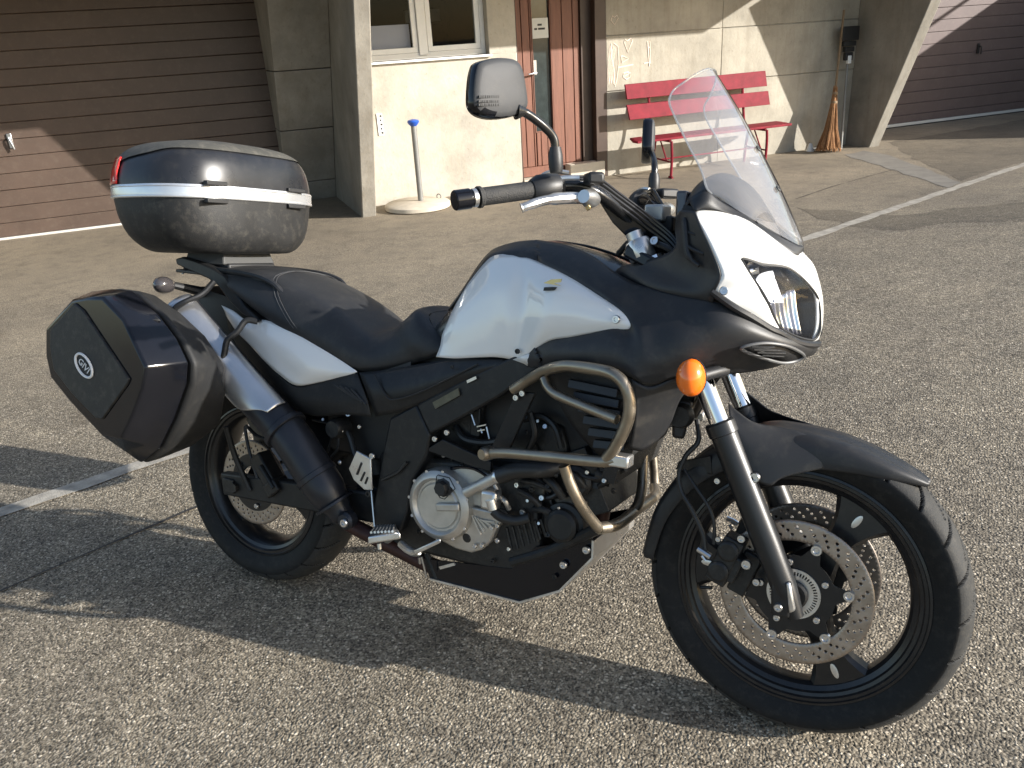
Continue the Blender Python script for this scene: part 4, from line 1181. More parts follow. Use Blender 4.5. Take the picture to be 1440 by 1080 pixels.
# dark trim under the cowl edge
trim = LL([(1001, 410, -.214), (1030, 431, -.204), (1056, 446, -.183), (1082, 462, -.15), (1096, 468, -.128), (1110, 476, -.098), (1128, 483, -.060), (1150, 484, .0)])
tb = trim + flip_pts(trim[:-1])[::-1]
part(MB().tube(cr(tb, 4), .0075, 8), 'cowl_trim', M['matte'])
# headlight: closed loops around each half
IL = [(1150, 420, -.010), (1143, 408, -.030), (1129, 392, -.058), (1112, 379, -.085), (1098, 374.5, -.108), (1073, 372, -.138), (1054, 366, -.160), (1043, 364.5, -.171), (1048, 374, -.170), (1056, 387, -.167), (1066, 402, -.162), (1073, 413, -.157), (1082, 430, -.147), (1088, 445, -.137), (1096, 460, -.122), (1110, 469, -.095), (1128, 476, -.060), (1144, 477.5, -.024), (1152, 466, -.010), (1153, 446, -.008), (1152, 432, -.009)]
loop = cr(LL(IL), 3, closed=True)
cen = sum(loop) / len(loop)
def headlight():
    n = len(loop)
    hsg = MB()
    back = [cen + (p - cen) * .62 + np.array([-.085, .025, -.015]) for p in loop]
    hsg.rings([[p + np.array([-.004, .002, 0]) for p in loop], [cen + (p - cen) * .93 + np.array([-.03, .01, -.004]) for p in loop], back], caps=False)
    hsg.add(back, [tuple(range(n))])
    h = part(hsg, 'headlight', M['housing'], angle=30)
    out = []
    nl = np.array([.62, -.68, .38])
    for s_, b_ in ((1.0, .0), (.86, .012), (.66, .021), (.42, .027), (.2, .030)):
        out.append([cen + (p - cen) * s_ + nl * b_ * .75 for p in loop])
    lz = MB().rings(out, caps=False); lz.add(out[-1], [tuple(range(n))])
    part(lz, 'lens', M['lens'], h)
    part(MB().tube([p + np.array([.001, -.001, 0]) for p in loop], .0026, 6, closed=True), 'bezel', M['blackplastic'], h)
    fwd = np.array([.93, -.32, .26]); fwd /= np.linalg.norm(fwd)
    c1 = L(1101, 416, -.100) + np.array([-.030, .012, .0])
    bk = np.array([-.011, .0055, -.003])
    wh = [[(1068, 395, -.152), (1080, 411, -.146), (1092, 424, -.136)], [(1078, 383, -.136), (1090, 402, -.128), (1100, 424, -.118)], [(1094, 378, -.112), (1103, 398, -.104), (1110, 424, -.098)]]
    wp_ = [[L(*p) + bk * (1.0 if k_ != 1 else 1.3) for k_, p in enumerate(r)] for r in wh]
    wp_[1] = [p + bk * .25 for p in wp_[1]]
    part(grid(wp_, 5, 5), 'reflector', M['lampglare'], h, solid=.001, angle=60)
    for k in range(6):
        t_ = k / 6
        T0 = L(1090 + 34 * t_, 424 - 22 * t_, -.136 + .085 * t_); B0 = L(1098 + 36 * t_, 461 + 9 * t_, -.120 + .075 * t_)
        T1 = L(1090 + 34 * (t_ + .15), 424 - 22 * (t_ + .15), -.136 + .085 * (t_ + .15)); B1 = L(1098 + 36 * (t_ + .15), 461 + 9 * (t_ + .15), -.120 + .075 * (t_ + .15))
        row = []
        for a_, b_ in ((T0, B0), ((T0 + T1) / 2 + bk * .5, (B0 + B1) / 2 + bk * .5), (T1, B1)):
            row.append([a_ + bk * .8, (a_ + b_) / 2 + bk * 1.0, b_ + bk * .8])
        part(grid(row, 4, 4), 'flute', M['chrome' if k % 2 else 'lampstreak'], h, solid=.001, angle=60)
    part(MB().lathe([(0, .0), (.011, .0), (.013, -.012), (.013, -.03)], c1 + np.array([-.01, .012, -.012]), fwd, 16), 'bulb_shield', M['chrome'], h)
    s0 = L(1066, 380, -.150)
    part(MB().lathe([(.006, -.02), (.016, -.008), (.020, .006), (.021, .010)], s0 + np.array([-.02, .012, -.004]), fwd, 18, cap=False), 'side_lamp', M['chrome'], h)
    return h
hl = headlight()
hl2 = dup(hl)

# ---------------------------------------------------------------- windscreen
SE = [(947, 127, -.108), (941, 142, -.133), (948, 162, -.147), (966, 200, -.158), (985, 237, -.168), (994, 264, -.172), (1001, 273, -.166)]
SCN = [(1004, 98.5), (1017, 119), (1039, 155), (1070, 212), (1098, 268), (1117, 311), (1131, 347)]
srow = []
for e, c_ in zip(SE, SCN):
    E_, C_ = L(*e), L(c_[0], c_[1], 0)
    r = []
    for s_ in np.linspace(-1, 1, 13):
        k = abs(s_) ** 2.2
        r.append(np.array([C_[0] + (E_[0] - C_[0]) * k, s_ * abs(E_[1]), C_[2] + (E_[2] - C_[2]) * k]))
    srow.append(r)
sg_ = grid(srow, 6, 2)
scr = part(sg_, 'windscreen', M['screen'], angle=80)
edge = [srow[i][0] for i in range(len(srow))][::-1] + srow[0][1:-1] + [srow[i][-1] for i in range(len(srow))]
part(MB().tube(cr(edge, 5), .0022, 6), 'screen_edge', clear_mat('screen_edge', (.85, .87, .9), refl=2.2, rough=.15, keep=.75, haze=.25), scr)
for i_, k_ in ((3, 5), (4, 5)):
    bolt(srow[i_][k_] + np.array([.002, 0, .001]), .007, (.75, -.1, .5), m='mountgrey' if i_ != 9 else 'blackplastic', parent=scr, h=.45)
# dark panel between screen and cowl
mrow = [[(966, 280, -.176), (974, 292, -.194), (978, 297, -.197)], [(993, 266, -.171), (993, 284, -.184), (992, 295, -.184)], [(1010, 279, -.158), (1012, 290, -.163), (1016, 298, -.163)], [(1042, 300, -.128), (1045, 305, -.130), (1048, 309, -.134)], [(1076, 321, -.09), (1077, 324, -.095), (1076, 327, -.104)], [(1104, 336, -.05), (1104, 341, -.055), (1102, 347, -.067)], [(1122, 344, -.02), (1123, 352, -.026), (1121, 359, -.036)], [(1131, 348, 0), (1130, 351, 0), (1128, 355, 0)]]
mm = grid([LL(r) for r in mrow], 4, 3)
mm.add([(v[0], -v[1], v[2]) for v in mm.v], mm.f)
part(mm, 'screen_mount', M['matte'], solid=.003)

# ---------------------------------------------------------------- inner fairing, dash
inn = [
    [(978, 297, -.196), (966, 296, -.180), (958, 297, -.166), (953, 303, -.150)],
    [(988, 322, -.208), (972, 318, -.192), (960, 318, -.178), (951, 322, -.155)],
    [(1001, 350, -.214), (982, 344, -.200), (966, 342, -.186), (952, 343, -.160)],
    [(1014, 386, -.217), (990, 376, -.196), (965, 366, -.178), (940, 356, -.150)],
    [(1006, 410, -.214), (975, 398, -.190), (945, 385, -.165), (905, 368, -.120)],
    [(1003, 424, -.203), (955, 413, -.186), (915, 402, -.160), (870, 378, -.096)],
    [(1000, 436, -.185), (955, 428, -.165), (910, 420, -.135), (862, 400, -.075)]]
ifr = part(grid([LL(r) for r in inn], 5, 5), 'inner_fairing', M['matte'], solid=.003)
rib1 = LL([(962, 306, -.186), (964, 328, -.193), (966, 352, -.197), (972, 365, -.2), (983, 374, -.203)])
part(MB().tube(cr(rib1, 4), [.003] + [.0065] * 11 + [.004] * 5, 8), 'rib', M['matte'], ifr)
part(MB().tube(LL([(965, 345, -.197), (975, 351, -.2), (990, 357, -.204)]), .004, 8), 'rib', M['matte'], ifr)
part(MB().tube(LL([(966, 326, -.192), (978, 330, -.2)]), .003, 8), 'rib', M['matte'], ifr)
dup(ifr)
# dash shelf between tank and headstock
shelf = [[np.array([x, y, z]) for y in (-.115, -.06, 0, .06, .115)] for x, z in ((1.12, .985), (1.18, .965), (1.26, .945), (1.34, .955), (1.40, .98))]
part(grid(shelf, 4, 3), 'dash_shelf', M['matte'], solid=.004)
hood = [[np.array([x, y * w_, z - .05 * abs(y) ** 2.5]) for y in (-1, -.6, 0, .6, 1)] for x, z, w_ in ((1.285, 1.135, .115), (1.31, 1.175, .12), (1.35, 1.19, .125), (1.40, 1.165, .13), (1.44, 1.11, .14))]
dash = part(grid(hood, 4, 4), 'instrument_panel', M['matte'], solid=.004)
part(MB().lathe([(0, .01), (.035, .01), (.042, .004), (.042, -.03), (0, -.03)], (1.285, .035, 1.125), (-.75, 0, .66), 26), 'dial', M['blackplastic'], dash)
part(MB().box((1.285, -.055, 1.12), (.012, .035, .03), None), 'display', M['smoke'], dash, bevel=.005)
part(MB().hexa([np.array(v) for v in ((1.30, -.13, 1.02), (1.50, -.10, .98), (1.50, .10, .98), (1.30, .13, 1.02), (1.30, -.12, 1.12), (1.44, -.09, 1.09), (1.44, .09, 1.09), (1.30, .12, 1.12))]), 'fairing_stay', M['blackplastic'])

# ---------------------------------------------------------------- seat
ST = [((337, 380), (324, 394, -.095)), ((352, 376), (333, 412, -.125)), ((385, 375), (356, 436, -.145)), ((420, 378), (392, 463, -.158)), ((458, 389), (430, 486, -.160)), ((500, 409), (468, 506, -.155)), ((538, 433), (503, 522, -.146)), ((570, 462), (545, 519, -.130)), ((598, 457), (583, 510, -.124)), ((616, 442), (606, 503, -.128)), ((630, 430), (624, 497, -.12)), ((642, 437), (650, 500, -.10))]
sr = []
for (tx, ty), b_ in ST:
    T = L(tx, ty, .075); B = L(*b_); w_ = abs(B[1])
    tx_, tz_ = T[0], T[2] + .004
    ring = []
    half = [(0, 0, 0), (.40, .02, .0), (.72, .10, .10), (.92, .32, .30), (1.02, .62, .6), (1.0, .90, .9), (.93, 1.0, 1.0)]
    P = []
    for yy, dz, mx in half:
        P.append(np.array([tx_ + (B[0] - tx_) * mx, -yy * w_, tz_ + (B[2] - tz_) * dz]))
    lft = flip_pts(P[1:])[::-1]
    sr.append(lft + P)
st_ = grid(sr, 5, 4)
first = sr[0]; st_.add(first, [tuple(range(len(first)))]); st_.add(sr[-1], [tuple(range(len(first)))])
seat = part(st_, 'seat', M['seat'], angle=70)
# stitched seam across the pillion part
def on_seat(u, v):
    i = int(u); t = u - i
    r = [sr[i][k] * (1 - t) + sr[min(i + 1, len(sr) - 1)][k] * t for k in range(len(sr[0]))]
    P = cr(r, 6); return P[min(len(P) - 1, max(0, int(v * (len(P) - 1))))]
smp = []
for v in np.linspace(.12, .88, 25):
    u = 3.75 + .55 * abs(v - .5) * 2 * .6 - .25 * (1 - abs(v - .5) * 2)
    smp.append(on_seat(u, v) + np.array([0, 0, .0015]))
part(MB().tube(smp, .0017, 5), 'seam', M['thread'], seat)
smp2 = [p + np.array([.012, 0, .0008]) for p in smp]
part(MB().tube(smp2, .0009, 5), 'seam', M['thread'], seat)

# ---------------------------------------------------------------- tail
tl = [
    [(311, 429, -.118), (314, 434, -.124), (318, 445, -.122)],
    [(328, 437, -.128), (330, 451, -.140), (333, 467, -.136)],
    [(350, 452, -.142), (352, 468, -.156), (352, 486, -.150)],
    [(374, 450, -.150), (376, 480, -.172), (372, 508, -.163)],
    [(408, 465, -.160), (405, 500, -.180), (394, 528, -.170)],
    [(450, 489, -.160), (438, 518, -.178), (417, 542, -.169)],
    [(478, 506, -.153), (468, 524, -.165), (452, 537, -.160)],
    [(502, 522, -.146), (501, 523.5, -.149), (499, 525, -.150)]]
tp_ = part(grid([LL(r) for r in tl], 5, 6), 'tail_panel', M['pearl'], solid=.004, angle=60)
dup(tp_)
ut = [
    [(318, 446, -.112), (322, 462, -.115), (330, 480, -.110)],
    [(352, 486, -.14), (350, 500, -.13), (352, 520, -.11)],
    [(394, 529, -.16), (392, 545, -.15), (390, 565, -.12)],
    [(418, 543, -.164), (425, 565, -.165), (440, 585, -.14)],
    [(460, 534, -.158), (470, 562, -.168), (480, 583, -.16)],
    [(502, 525, -.15), (515, 560, -.17), (522, 586, -.165)]]
un = part(grid([LL(r) for r in ut], 5, 5), 'rear_side_cover', M['grain'], solid=.003)
for k in range(4):
    A, B = L(470 + 8 * k, 541 + 2 * k, -.172), L(500 + 5 * k, 560 + 3 * k, -.175)
    part(MB().tube([A, B], .003, 6), 'louvre', M['matte'], un)
dup(un)
# middle side cover
sc = [
    [(505, 524, -.150), (515, 550, -.168), (528, 586, -.160)],
    [(545, 520, -.142), (555, 548, -.170), (565, 578, -.163)],
    [(595, 511, -.140), (600, 537, -.172), (606, 562, -.164)],
    [(640, 505, -.155), (645, 525, -.175), (650, 543, -.166)],
    [(700, 504, -.165), (697, 514, -.174), (694, 524, -.168)],
    [(735, 511, -.168), (730, 513, -.170), (727, 514, -.168)]]
scv = part(grid([LL(r) for r in sc], 5, 5), 'side_cover', M['frame'], solid=.003)
part(MB().tube(cr(LL([(527, 527, -.163), (543, 557, -.176), (556, 562, -.178), (590, 552, -.180), (640, 528, -.181), (672, 512, -.176)]), 4), .0022, 6), 'panel_line', M['blackplastic'], scv)
bolt(L(636, 516, -.176), .005, m='blackplastic', parent=scv)
dup(scv)
# inner tail box: fills the space under the seat
part(MB().hexa([np.array(v) for v in ((-.12, -.10, .74), (.62, -.13, .64), (.62, .13, .64), (-.12, .10, .74), (-.2, -.085, .90), (.62, -.12, .76), (.62, .12, .76), (-.2, .085, .90))]), 'seat_pan', M['blackplastic'])
part(MB().hexa([np.array(v) for v in ((-.27, -.06, .62), (-.02, -.07, .68), (-.02, .07, .68), (-.27, .06, .62), (-.23, -.06, .88), (-.02, -.08, .84), (-.02, .08, .84), (-.23, .06, .88))]), 'rear_fender', M['blackplastic'], bevel=.01)

# grab rails and rack
gr_ = plate([(246, 364, -.115), (256, 361, -.118), (276, 367, -.122), (300, 377, -.128), (316, 388, -.134), (326, 402, -.140), (343, 430, -.150), (366, 452, -.158), (360, 453, -.158), (340, 442, -.150), (322, 424, -.142), (306, 402, -.134), (292, 392, -.128), (262, 379, -.118), (248, 372, -.115)], .028)
rail = part(gr_, 'grab_rail', M['frame'], bevel=.005)
bolt(L(257, 384, -.11), .004, (0, 0, -1), parent=rail)
dup(rail)
rackz = .948
rk = MB().hexa([np.array(v) for v in ((-.25, -.115, rackz - .006), (.13, -.13, rackz - .022), (.13, .13, rackz - .022), (-.25, .115, rackz - .006), (-.25, -.115, rackz + .004), (.13, -.13, rackz - .012), (.13, .13, rackz - .012), (-.25, .115, rackz + .004))])
part(rk, 'rack_plate', M['matte'], bevel=.003)
for sg in (1, -1):
    part(MB().tube(cr([np.array(v) for v in ((-.22, sg * .10, rackz + .012), (.05, sg * .125, rackz), (.16, sg * .135, rackz - .02), (.20, sg * .13, rackz - .05))], 5), .008, 8), 'rack_tube', M['matte'])
part(MB().hexa([np.array(v) for v in ((-.22, -.11, rackz + .02), (-.06, -.10, rackz + .02), (-.06, .10, rackz + .02), (-.22, .10, rackz + .02), (-.21, -.10, rackz + .056), (-.07, -.09, rackz + .056), (-.07, .09, rackz + .056), (-.21, .09, rackz + .056))]), 'case_mount', M['mountgrey'], bevel=.005)
part(MB().box((-.15, 0, rackz + .012), (.10, .09, .012)), 'mount_base', M['blackplastic'], bevel=.006)

# ---------------------------------------------------------------- top case
TCX, TA, TB = -.19, .205, .283
def case_ring(z, s, dx=0, n=3.0, N=56, sb=None):
    return [np.array([TCX + dx + sup(TA * s, 1, n, k, N)[0], sup(1, TB * (sb or s), n, k, N)[1], z]) for k in range(N)]
def case_levels(levels, cap0=True, cap1=True):
    R = [case_ring(*lv) for lv in levels]
    N = len(R[0])
    C = [cr([R[i][k] for i in range(len(R))], 3) for k in range(N)]
    return MB().rings([[C[k][i] for k in range(N)] for i in range(len(C[0]))])
tc = part(case_levels([(1.000, .60, .02), (1.003, .70, .02), (1.018, .80, .016), (1.05, .90, .01), (1.10, .965, .003), (1.150, .99, 0)]), 'top_case', M['case'], angle=60)
part(case_levels([(1.149, 1.0, 0), (1.153, 1.012, 0), (1.182, 1.012, 0), (1.186, 1.0, 0)]), 'band', M['band'], tc, angle=40)
part(case_levels([(1.1505, 1.017, 0), (1.1535, 1.02, 0), (1.1565, 1.017, 0)]), 'band_rib', M['band'], tc)
part(case_levels([(1.178, 1.014, 0), (1.180, 1.018, 0), (1.183, 1.014, 0)]), 'band_rib', M['band'], tc)
LIDP = cr([np.array(v) for v in ((1.185, .995, 0), (1.205, .990, 0), (1.235, .965, .001), (1.262, .92, .003), (1.284, .84, .006), (1.300, .72, .010), (1.310, .55, .014), (1.315, .34, .016), (1.3162, .12, .016), (1.3163, .005, .016))], 6)
def lid_surface(u0f, u1f, nu, off):
    N = 72; R = []
    for i in range(nu + 1):
        ring = []
        for k in range(N):
            a = 2 * math.pi * k / N
            u = u0f(a) + (u1f(a) - u0f(a)) * i / nu
            u = min(len(LIDP) - 1.001, max(0, u * (len(LIDP) - 1))); q_ = int(u); t_ = u - q_
            z, s_, dx = LIDP[q_] * (1 - t_) + LIDP[q_ + 1] * t_
            x_, y_ = sup(TA * s_ * (1 + off), 1, 3.0, k, N)[0], sup(1, TB * s_ * (1 + off), 3.0, k, N)[1]
            ring.append(np.array([TCX + dx + x_, y_, z + off * .25]))
        R.append(ring)
    return MB().rings(R, caps=False)
crease = lambda a: .42 - .27 * smooth((RAD(118) - abs(a % (2 * math.pi) - math.pi)) / RAD(75))
part(lid_surface(lambda a: 0, lambda a: crease(a) + .03, 10, 0), 'lid', M['caseside'], tc, angle=60)
part(lid_surface(lambda a: crease(a), lambda a: 1, 16, .012), 'lid_cover', M['casetop'], tc, angle=60)
# red corner reflectors at the rear, hinges at the front
def arc_patch(t0, t1, z0, z1, s0, s1, n=26):
    R = []
    for z, s in ((z0, s0), ((z0 + z1) / 2, (s0 + s1) / 2 + .012), (z1, s1)):
        row = []
        for k in range(n):
            a = t0 + (t1 - t0) * k / (n - 1)
            c, s_ = math.cos(a), math.sin(a)
            row.append(np.array([TCX + TA * s * math.copysign(abs(c) ** (2 / 3), c), TB * s * math.copysign(abs(s_) ** (2 / 3), s_), z]))
        R.append(row)
    return grid(R, 4, 2)
for sg in (-1, 1):
    a0, a1 = RAD(180 + 12), RAD(180 + 78)
    if sg > 0: a0, a1 = RAD(180 - 78), RAD(180 - 12)
    part(arc_patch(a0, a1, 1.188, 1.262, 1.018, .955), 'reflector', M['redlens'], tc, solid=.004)
for y_ in (-.17, .12):
    for z_, dz in ((1.190, .006), (1.143, .006)):
        xh = TCX + TA * (1 - abs(y_ / TB) ** 3) ** (1 / 3)
        part(MB().box((xh + .004, y_, z_), (.008, .035, dz)), 'hinge', M['blackplastic'], tc, bevel=.002)

# ---------------------------------------------------------------- panniers
OUTER = [(103, 421), (125, 417), (147, 417), (177, 448), (199, 495), (209, 516), (204, 548), (190, 585), (174, 618), (146, 614), (101, 566), (73, 531), (66, 500), (66, 462)]
SEAMR = [(130, 409), (160, 406), (188, 409), (224, 441), (250, 476), (266, 510), (264, 540), (246, 590), (226, 631), (200, 652), (160, 622), (128, 580), (108, 530), (104, 470)]
SEAM2 = [(138, 408.5), (166, 405.5), (194, 409.5), (230, 441), (258, 476), (274, 511), (272, 541), (254, 592), (233, 633), (203, 653), (166, 622), (134, 580), (114, 530), (110, 470)]
INNER = [(180, 408), (200, 410), (220, 416), (255, 440), (290, 472), (317, 512), (319, 556), (312, 598), (272, 627), (232, 642), (200, 620), (170, 585), (156, 530), (156, 470)]
def ring_of(pts, y): return [L(x, yy, y) for x, yy in pts]
def dense(r): return cr(r, 3, closed=True)
r_out, r_seam, r_seam2, r_in = ring_of(OUTER, -.495), ring_of(SEAMR, -.395), ring_of(SEAM2, -.388), ring_of(INNER, -.255)
c_o = sum(r_out) / len(r_out)
pan = MB().rings([r_in, [a * .5 + b * .5 + np.array([.004, 0, 0]) for a, b in zip(r_in, r_seam2)], r_seam2])
pn = part(pan, 'pannier', M['grain'], bevel=.014, bseg=4, angle=50)
lidr = [r_seam, [a * .55 + b * .45 for a, b in zip(r_seam, r_out)], r_out]
face = [c_o + (p - c_o) * .985 + np.array([0, -.006, 0]) for p in r_out]
part(MB().rings(lidr + [face]), 'pannier_lid', M['gloss'], pn, bevel=.016, bseg=4, angle=50)
mp_ = [(104, 426), (116, 436), (181, 533), (178, 541), (143, 590), (134, 588), (100, 553), (75, 520), (70, 490), (70, 464)]
part(MB().prism(ring_of(mp_, -.5065), (0, .008, 0)), 'cover_plate', M['case'], pn, bevel=.003)
lg_c = L(118.5, 514, -.5075)
ex, ez = L(118.5 + 8.5, 514 + 12, -.5075) - lg_c, None
def text_mesh(txt, size, name, m, parent, origin, xdir, ydir, depth=.0006, shear=0):
    cu = bpy.data.curves.new(name, 'FONT'); cu.body = txt; cu.size = size; cu.align_x = 'CENTER'; cu.align_y = 'CENTER'; cu.extrude = depth; cu.shear = shear; cu.resolution_u = 2
    tmp = bpy.data.objects.new(name + '_tmp', cu); COL.objects.link(tmp)
    dg = bpy.context.evaluated_depsgraph_get(); dg.update()
    me = bpy.data.meshes.new_from_object(tmp.evaluated_get(dg))
    bpy.data.objects.remove(tmp)
    xd = np.array(xdir, float); xd /= np.linalg.norm(xd); yd = np.array(ydir, float); yd -= xd * (xd @ yd); yd /= np.linalg.norm(yd); zd = np.cross(xd, yd)
    for v in me.vertices:
        q = np.array(origin) + xd * v.co.x + yd * v.co.y + zd * v.co.z
        v.co = q
    me.materials.clear(); me.materials.append(M[m])
    o = bpy.data.objects.new(name, me); finish(o, parent); return o
ov = MB()
lx = np.array([.80, 0, -.60]); ly = np.array([.60, 0, .80])
ov.tube([lg_c + lx * .037 * math.cos(t) + ly * .024 * math.sin(t) + np.array([0, -.001, 0]) for t in np.linspace(0, 2 * math.pi, 41)[:-1]], .0034, 6, closed=True)
part(ov, 'logo_ring', M['logo'], pn)
text_mesh('GIVI', .026, 'logo', 'logo', pn, lg_c + np.array([0, -.0015, 0]), lx, ly, shear=.15)
# recessed grip in the lid
part(MB().prism([p + np.array([0, -.002, .0]) for p in LL([(176, 421, -.418), (198, 425, -.412), (226, 450, -.408), (214, 449, -.425), (196, 449, -.44), (184, 436, -.44)])], (0, .006, -.004)), 'grip_recess', M['blackplastic'], pn, bevel=.002)
part(MB().tube(LL([(168, 622, -.455), (190, 628, -.43), (224, 630, -.398)]), .0018, 6), 'seal_strip', M['alu'], pn)
pn2 = dup(pn); pn2.location = (-.09, 0, -.055)
for ch in [q for q in bpy.data.objects if q.parent is pn2 and q.name.split('.')[0] == 'logo']: bpy.data.objects.remove(ch)
# pannier rack tubes
pr_ = MB()
pr_.tube(cr(LL([(300, 397, -.155), (284, 414, -.20), (262, 424, -.24), (248, 432, -.26), (244, 440, -.265)]), 5), .0085, 10)
part(pr_, 'pannier_rack', M['frame'])
part(MB().tube(cr(LL([(362, 452, -.165), (346, 451, -.185), (334, 466, -.205), (320, 478, -.225), (316, 495, -.235), (312, 515, -.24)]), 5), .0085, 10), 'pannier_rack', M['frame'])
part(MB().tube(cr(LL([(318, 600, -.17), (330, 640, -.15), (345, 675, -.135), (352, 690, -.13)]), 4), .0085, 10), 'pannier_rack', M['frame'])

# ---------------------------------------------------------------- rear turn signals, number plate holder
def signal(c, r, m, stalk, name):
    mb = MB()
    mb.lathe([(0, -.040), (r * .45, -.036), (r * .8, -.026), (r, -.008), (r * 1.0, .006), (r * .86, .02), (r * .5, .030), (0, .034)], c, stalk, 22)
    return mb
rc = L(230, 401, -.20)
rs_ = part(signal(rc, .0245, 'smoke', (.25, -1, .1), ''), 'turn_signal', M['smoke'])
part(MB().tube([rc + np.array([.0, .03, 0]), L(262, 405, -.13), L(290, 412, -.08)], [.010, .012, .016], 10), 'stalk', M['blackplastic'], rs_)
dup(rs_)
fc_ = L(972, 531, -.262)
sgm = signal(fc_, .031, 'orange', (-.15, -1, .15), '')
sgm.v = [tuple(fc_ + (np.array(v) - fc_) * np.array([.86, .95, 1.16])) for v in sgm.v]
fs_ = part(sgm, 'turn_signal', M['orange'])
part(MB().tube([fc_ + np.array([.0272 * math.cos(t), .004, .0366 * math.sin(t)]) for t in np.linspace(0, 2 * math.pi, 33)[:-1]], .0016, 6, closed=True), 'lens_seam', M['blackplastic'], fs_)
part(MB().tube([fc_ + np.array([.004, .028, -.002]), L(1006, 523, -.20), L(1018, 520, -.17)], [.013, .012, .014], 12), 'stalk', M['matte'], fs_)
dup(fs_)

# ---------------------------------------------------------------- exhaust
EX = LL([(486, 732, -.165), (462, 695, -.178), (436, 655, -.188), (410, 615, -.193), (381, 582, -.195), (337, 533, -.200), (291, 479, -.203), (254, 435, -.205)])
ec = cr(EX, 6)
n_ = len(ec)
rad = [.030 + .024 * smooth(i / 8) for i in range(n_)]
rad[0] = .018; rad[1] = .034
muf = part(MB().tube(ec, [r - .001 * smooth((i - 16) / 8) for i, r in enumerate(rad)], 24), 'muffler', M['exhaust'], angle=50)
def band_at(px_, py_, y_, r, w_=.008):
    c0 = L(px_, py_, y_); d = EX[0] - EX[-1]
    i = min(range(n_), key=lambda k: np.linalg.norm(ec[k] - c0)); t = ec[min(i + 1, n_ - 1)] - ec[max(i - 1, 0)]
    part(MB().lathe([(r * .97, -w_), (r, -w_ * .8), (r, w_ * .8), (r * .97, w_)], ec[i], t, 30), 'clamp', M['exhaust'], muf)
band_at(403, 603, -.193, .0625); band_at(444, 668, -.187, .0575); band_at(470, 706, -.175, .0545, .004)
# curved silver heat shield on the outside of the muffler
sh_rows = []
for i in range(23, n_):
    t = ec[min(i + 1, n_ - 1)] - ec[i - 1]; t /= np.linalg.norm(t)
    up = np.array([0, 0, 1.0]); up -= t * (t @ up); up /= np.linalg.norm(up)
    sd = np.array([0, -1.0, 0]); sd -= t * (t @ sd) + up * (up @ sd); sd /= np.linalg.norm(sd)
    f_ = smooth((i - 23) / 5)
    row = []
    for a in np.linspace(95, 95 - (60 + 75 * f_), 12):
        row.append(ec[i] + .0585 * (math.sin(RAD(a)) * up + math.cos(RAD(a)) * sd))
    sh_rows.append(row)
part(grid(sh_rows, 2, 2), 'heat_shield', M['shield'], muf, solid=.003)
eb = L(487, 732, -.20)
part(MB().lathe([(.022, .02), (.024, -.004), (.018, -.012), (0, -.012)], eb, (0, -1, 0) if 0 else (0, 1, 0), 24), 'end_joint', M['exhaust'], muf)
bolt(L(485, 735, -.213), .0115, parent=muf)
part(MB().tube(cr(LL([(488, 735, -.15), (520, 752, -.14), (560, 772, -.12), (620, 800, -.10), (700, 815, -.09), (760, 800, -.08)]), 6), .021, 14), 'exhaust_pipe', M['rustpipe'])
part(MB().tube(cr(LL([(848, 685, -.03), (846, 720, -.02), (836, 750, -.02), (800, 785, -.02), (740, 805, -.05)]), 6), .021, 14), 'exhaust_pipe', M['rustpipe'])

# ---------------------------------------------------------------- swingarm, rear caliper, shock
sw = MB().hexa([np.array(v) for v in ((-.075, -.128, .283), (.50, -.128, .30), (.50, -.095, .30), (-.075, -.095, .283), (-.085, -.128, .352), (.50, -.128, .385), (.50, -.095, .385), (-.085, -.095, .352))])
swa = part(sw, 'swingarm', M['frame'], bevel=.007)
part(MB().box((-.045, -.131, .318), (.022, .004, .022)), 'axle_adjuster', M['engine_black'], swa, bevel=.003)
part(MB().lathe([(.016, -.14), (.016, -.12)], (-.02, 0, .318), (0, 1, 0), 6), 'axle_nut', M['engine_black'], swa)
dup(swa)
part(MB().box((.47, 0, .34), (.05, .10, .05)), 'swingarm_bridge', M['frame'], swa)
rc_ = MB()
c0 = L(378, 663, -.115); dv = L(392, 690, -.115) - L(365, 640, -.115); dv /= np.linalg.norm(dv); nv_ = np.array([-dv[2], 0, dv[0]])
Rm = np.stack([dv, [0, 1, 0], nv_], 1)
rc_.box(c0, (.058, .024, .024), Rm).box(c0 + dv * .05, (.02, .028, .028), Rm)
cpr = part(rc_, 'rear_caliper', M['engine_black'], bevel=.005)
part(MB().tube([L(366, 655, -.143), L(385, 686, -.143)], .007, 8), 'slide_pin', M['frame'], cpr)
part(MB().tube(cr(LL([(380, 620, -.12), (360, 612, -.13), (345, 600, -.12), (352, 640, -.13), (362, 672, -.13)]), 5), .005, 8), 'brake_hose', M['hose'])
part(MB().tube([np.array([.42, 0, .40]), np.array([.36, 0, .68])], .045, 14), 'shock_absorber', M['engine_black'])
hug = [[np.array([.335 * math.cos(RAD(a)), y, RZ + .345 * math.sin(RAD(a)) - .03 * (abs(y) > .08)]) for y in (-.095, -.085, 0, .085, .095)] for a in range(20, 150, 13)]
part(grid(hug, 3, 3), 'wheel_hugger', M['blackplastic'], solid=.003)

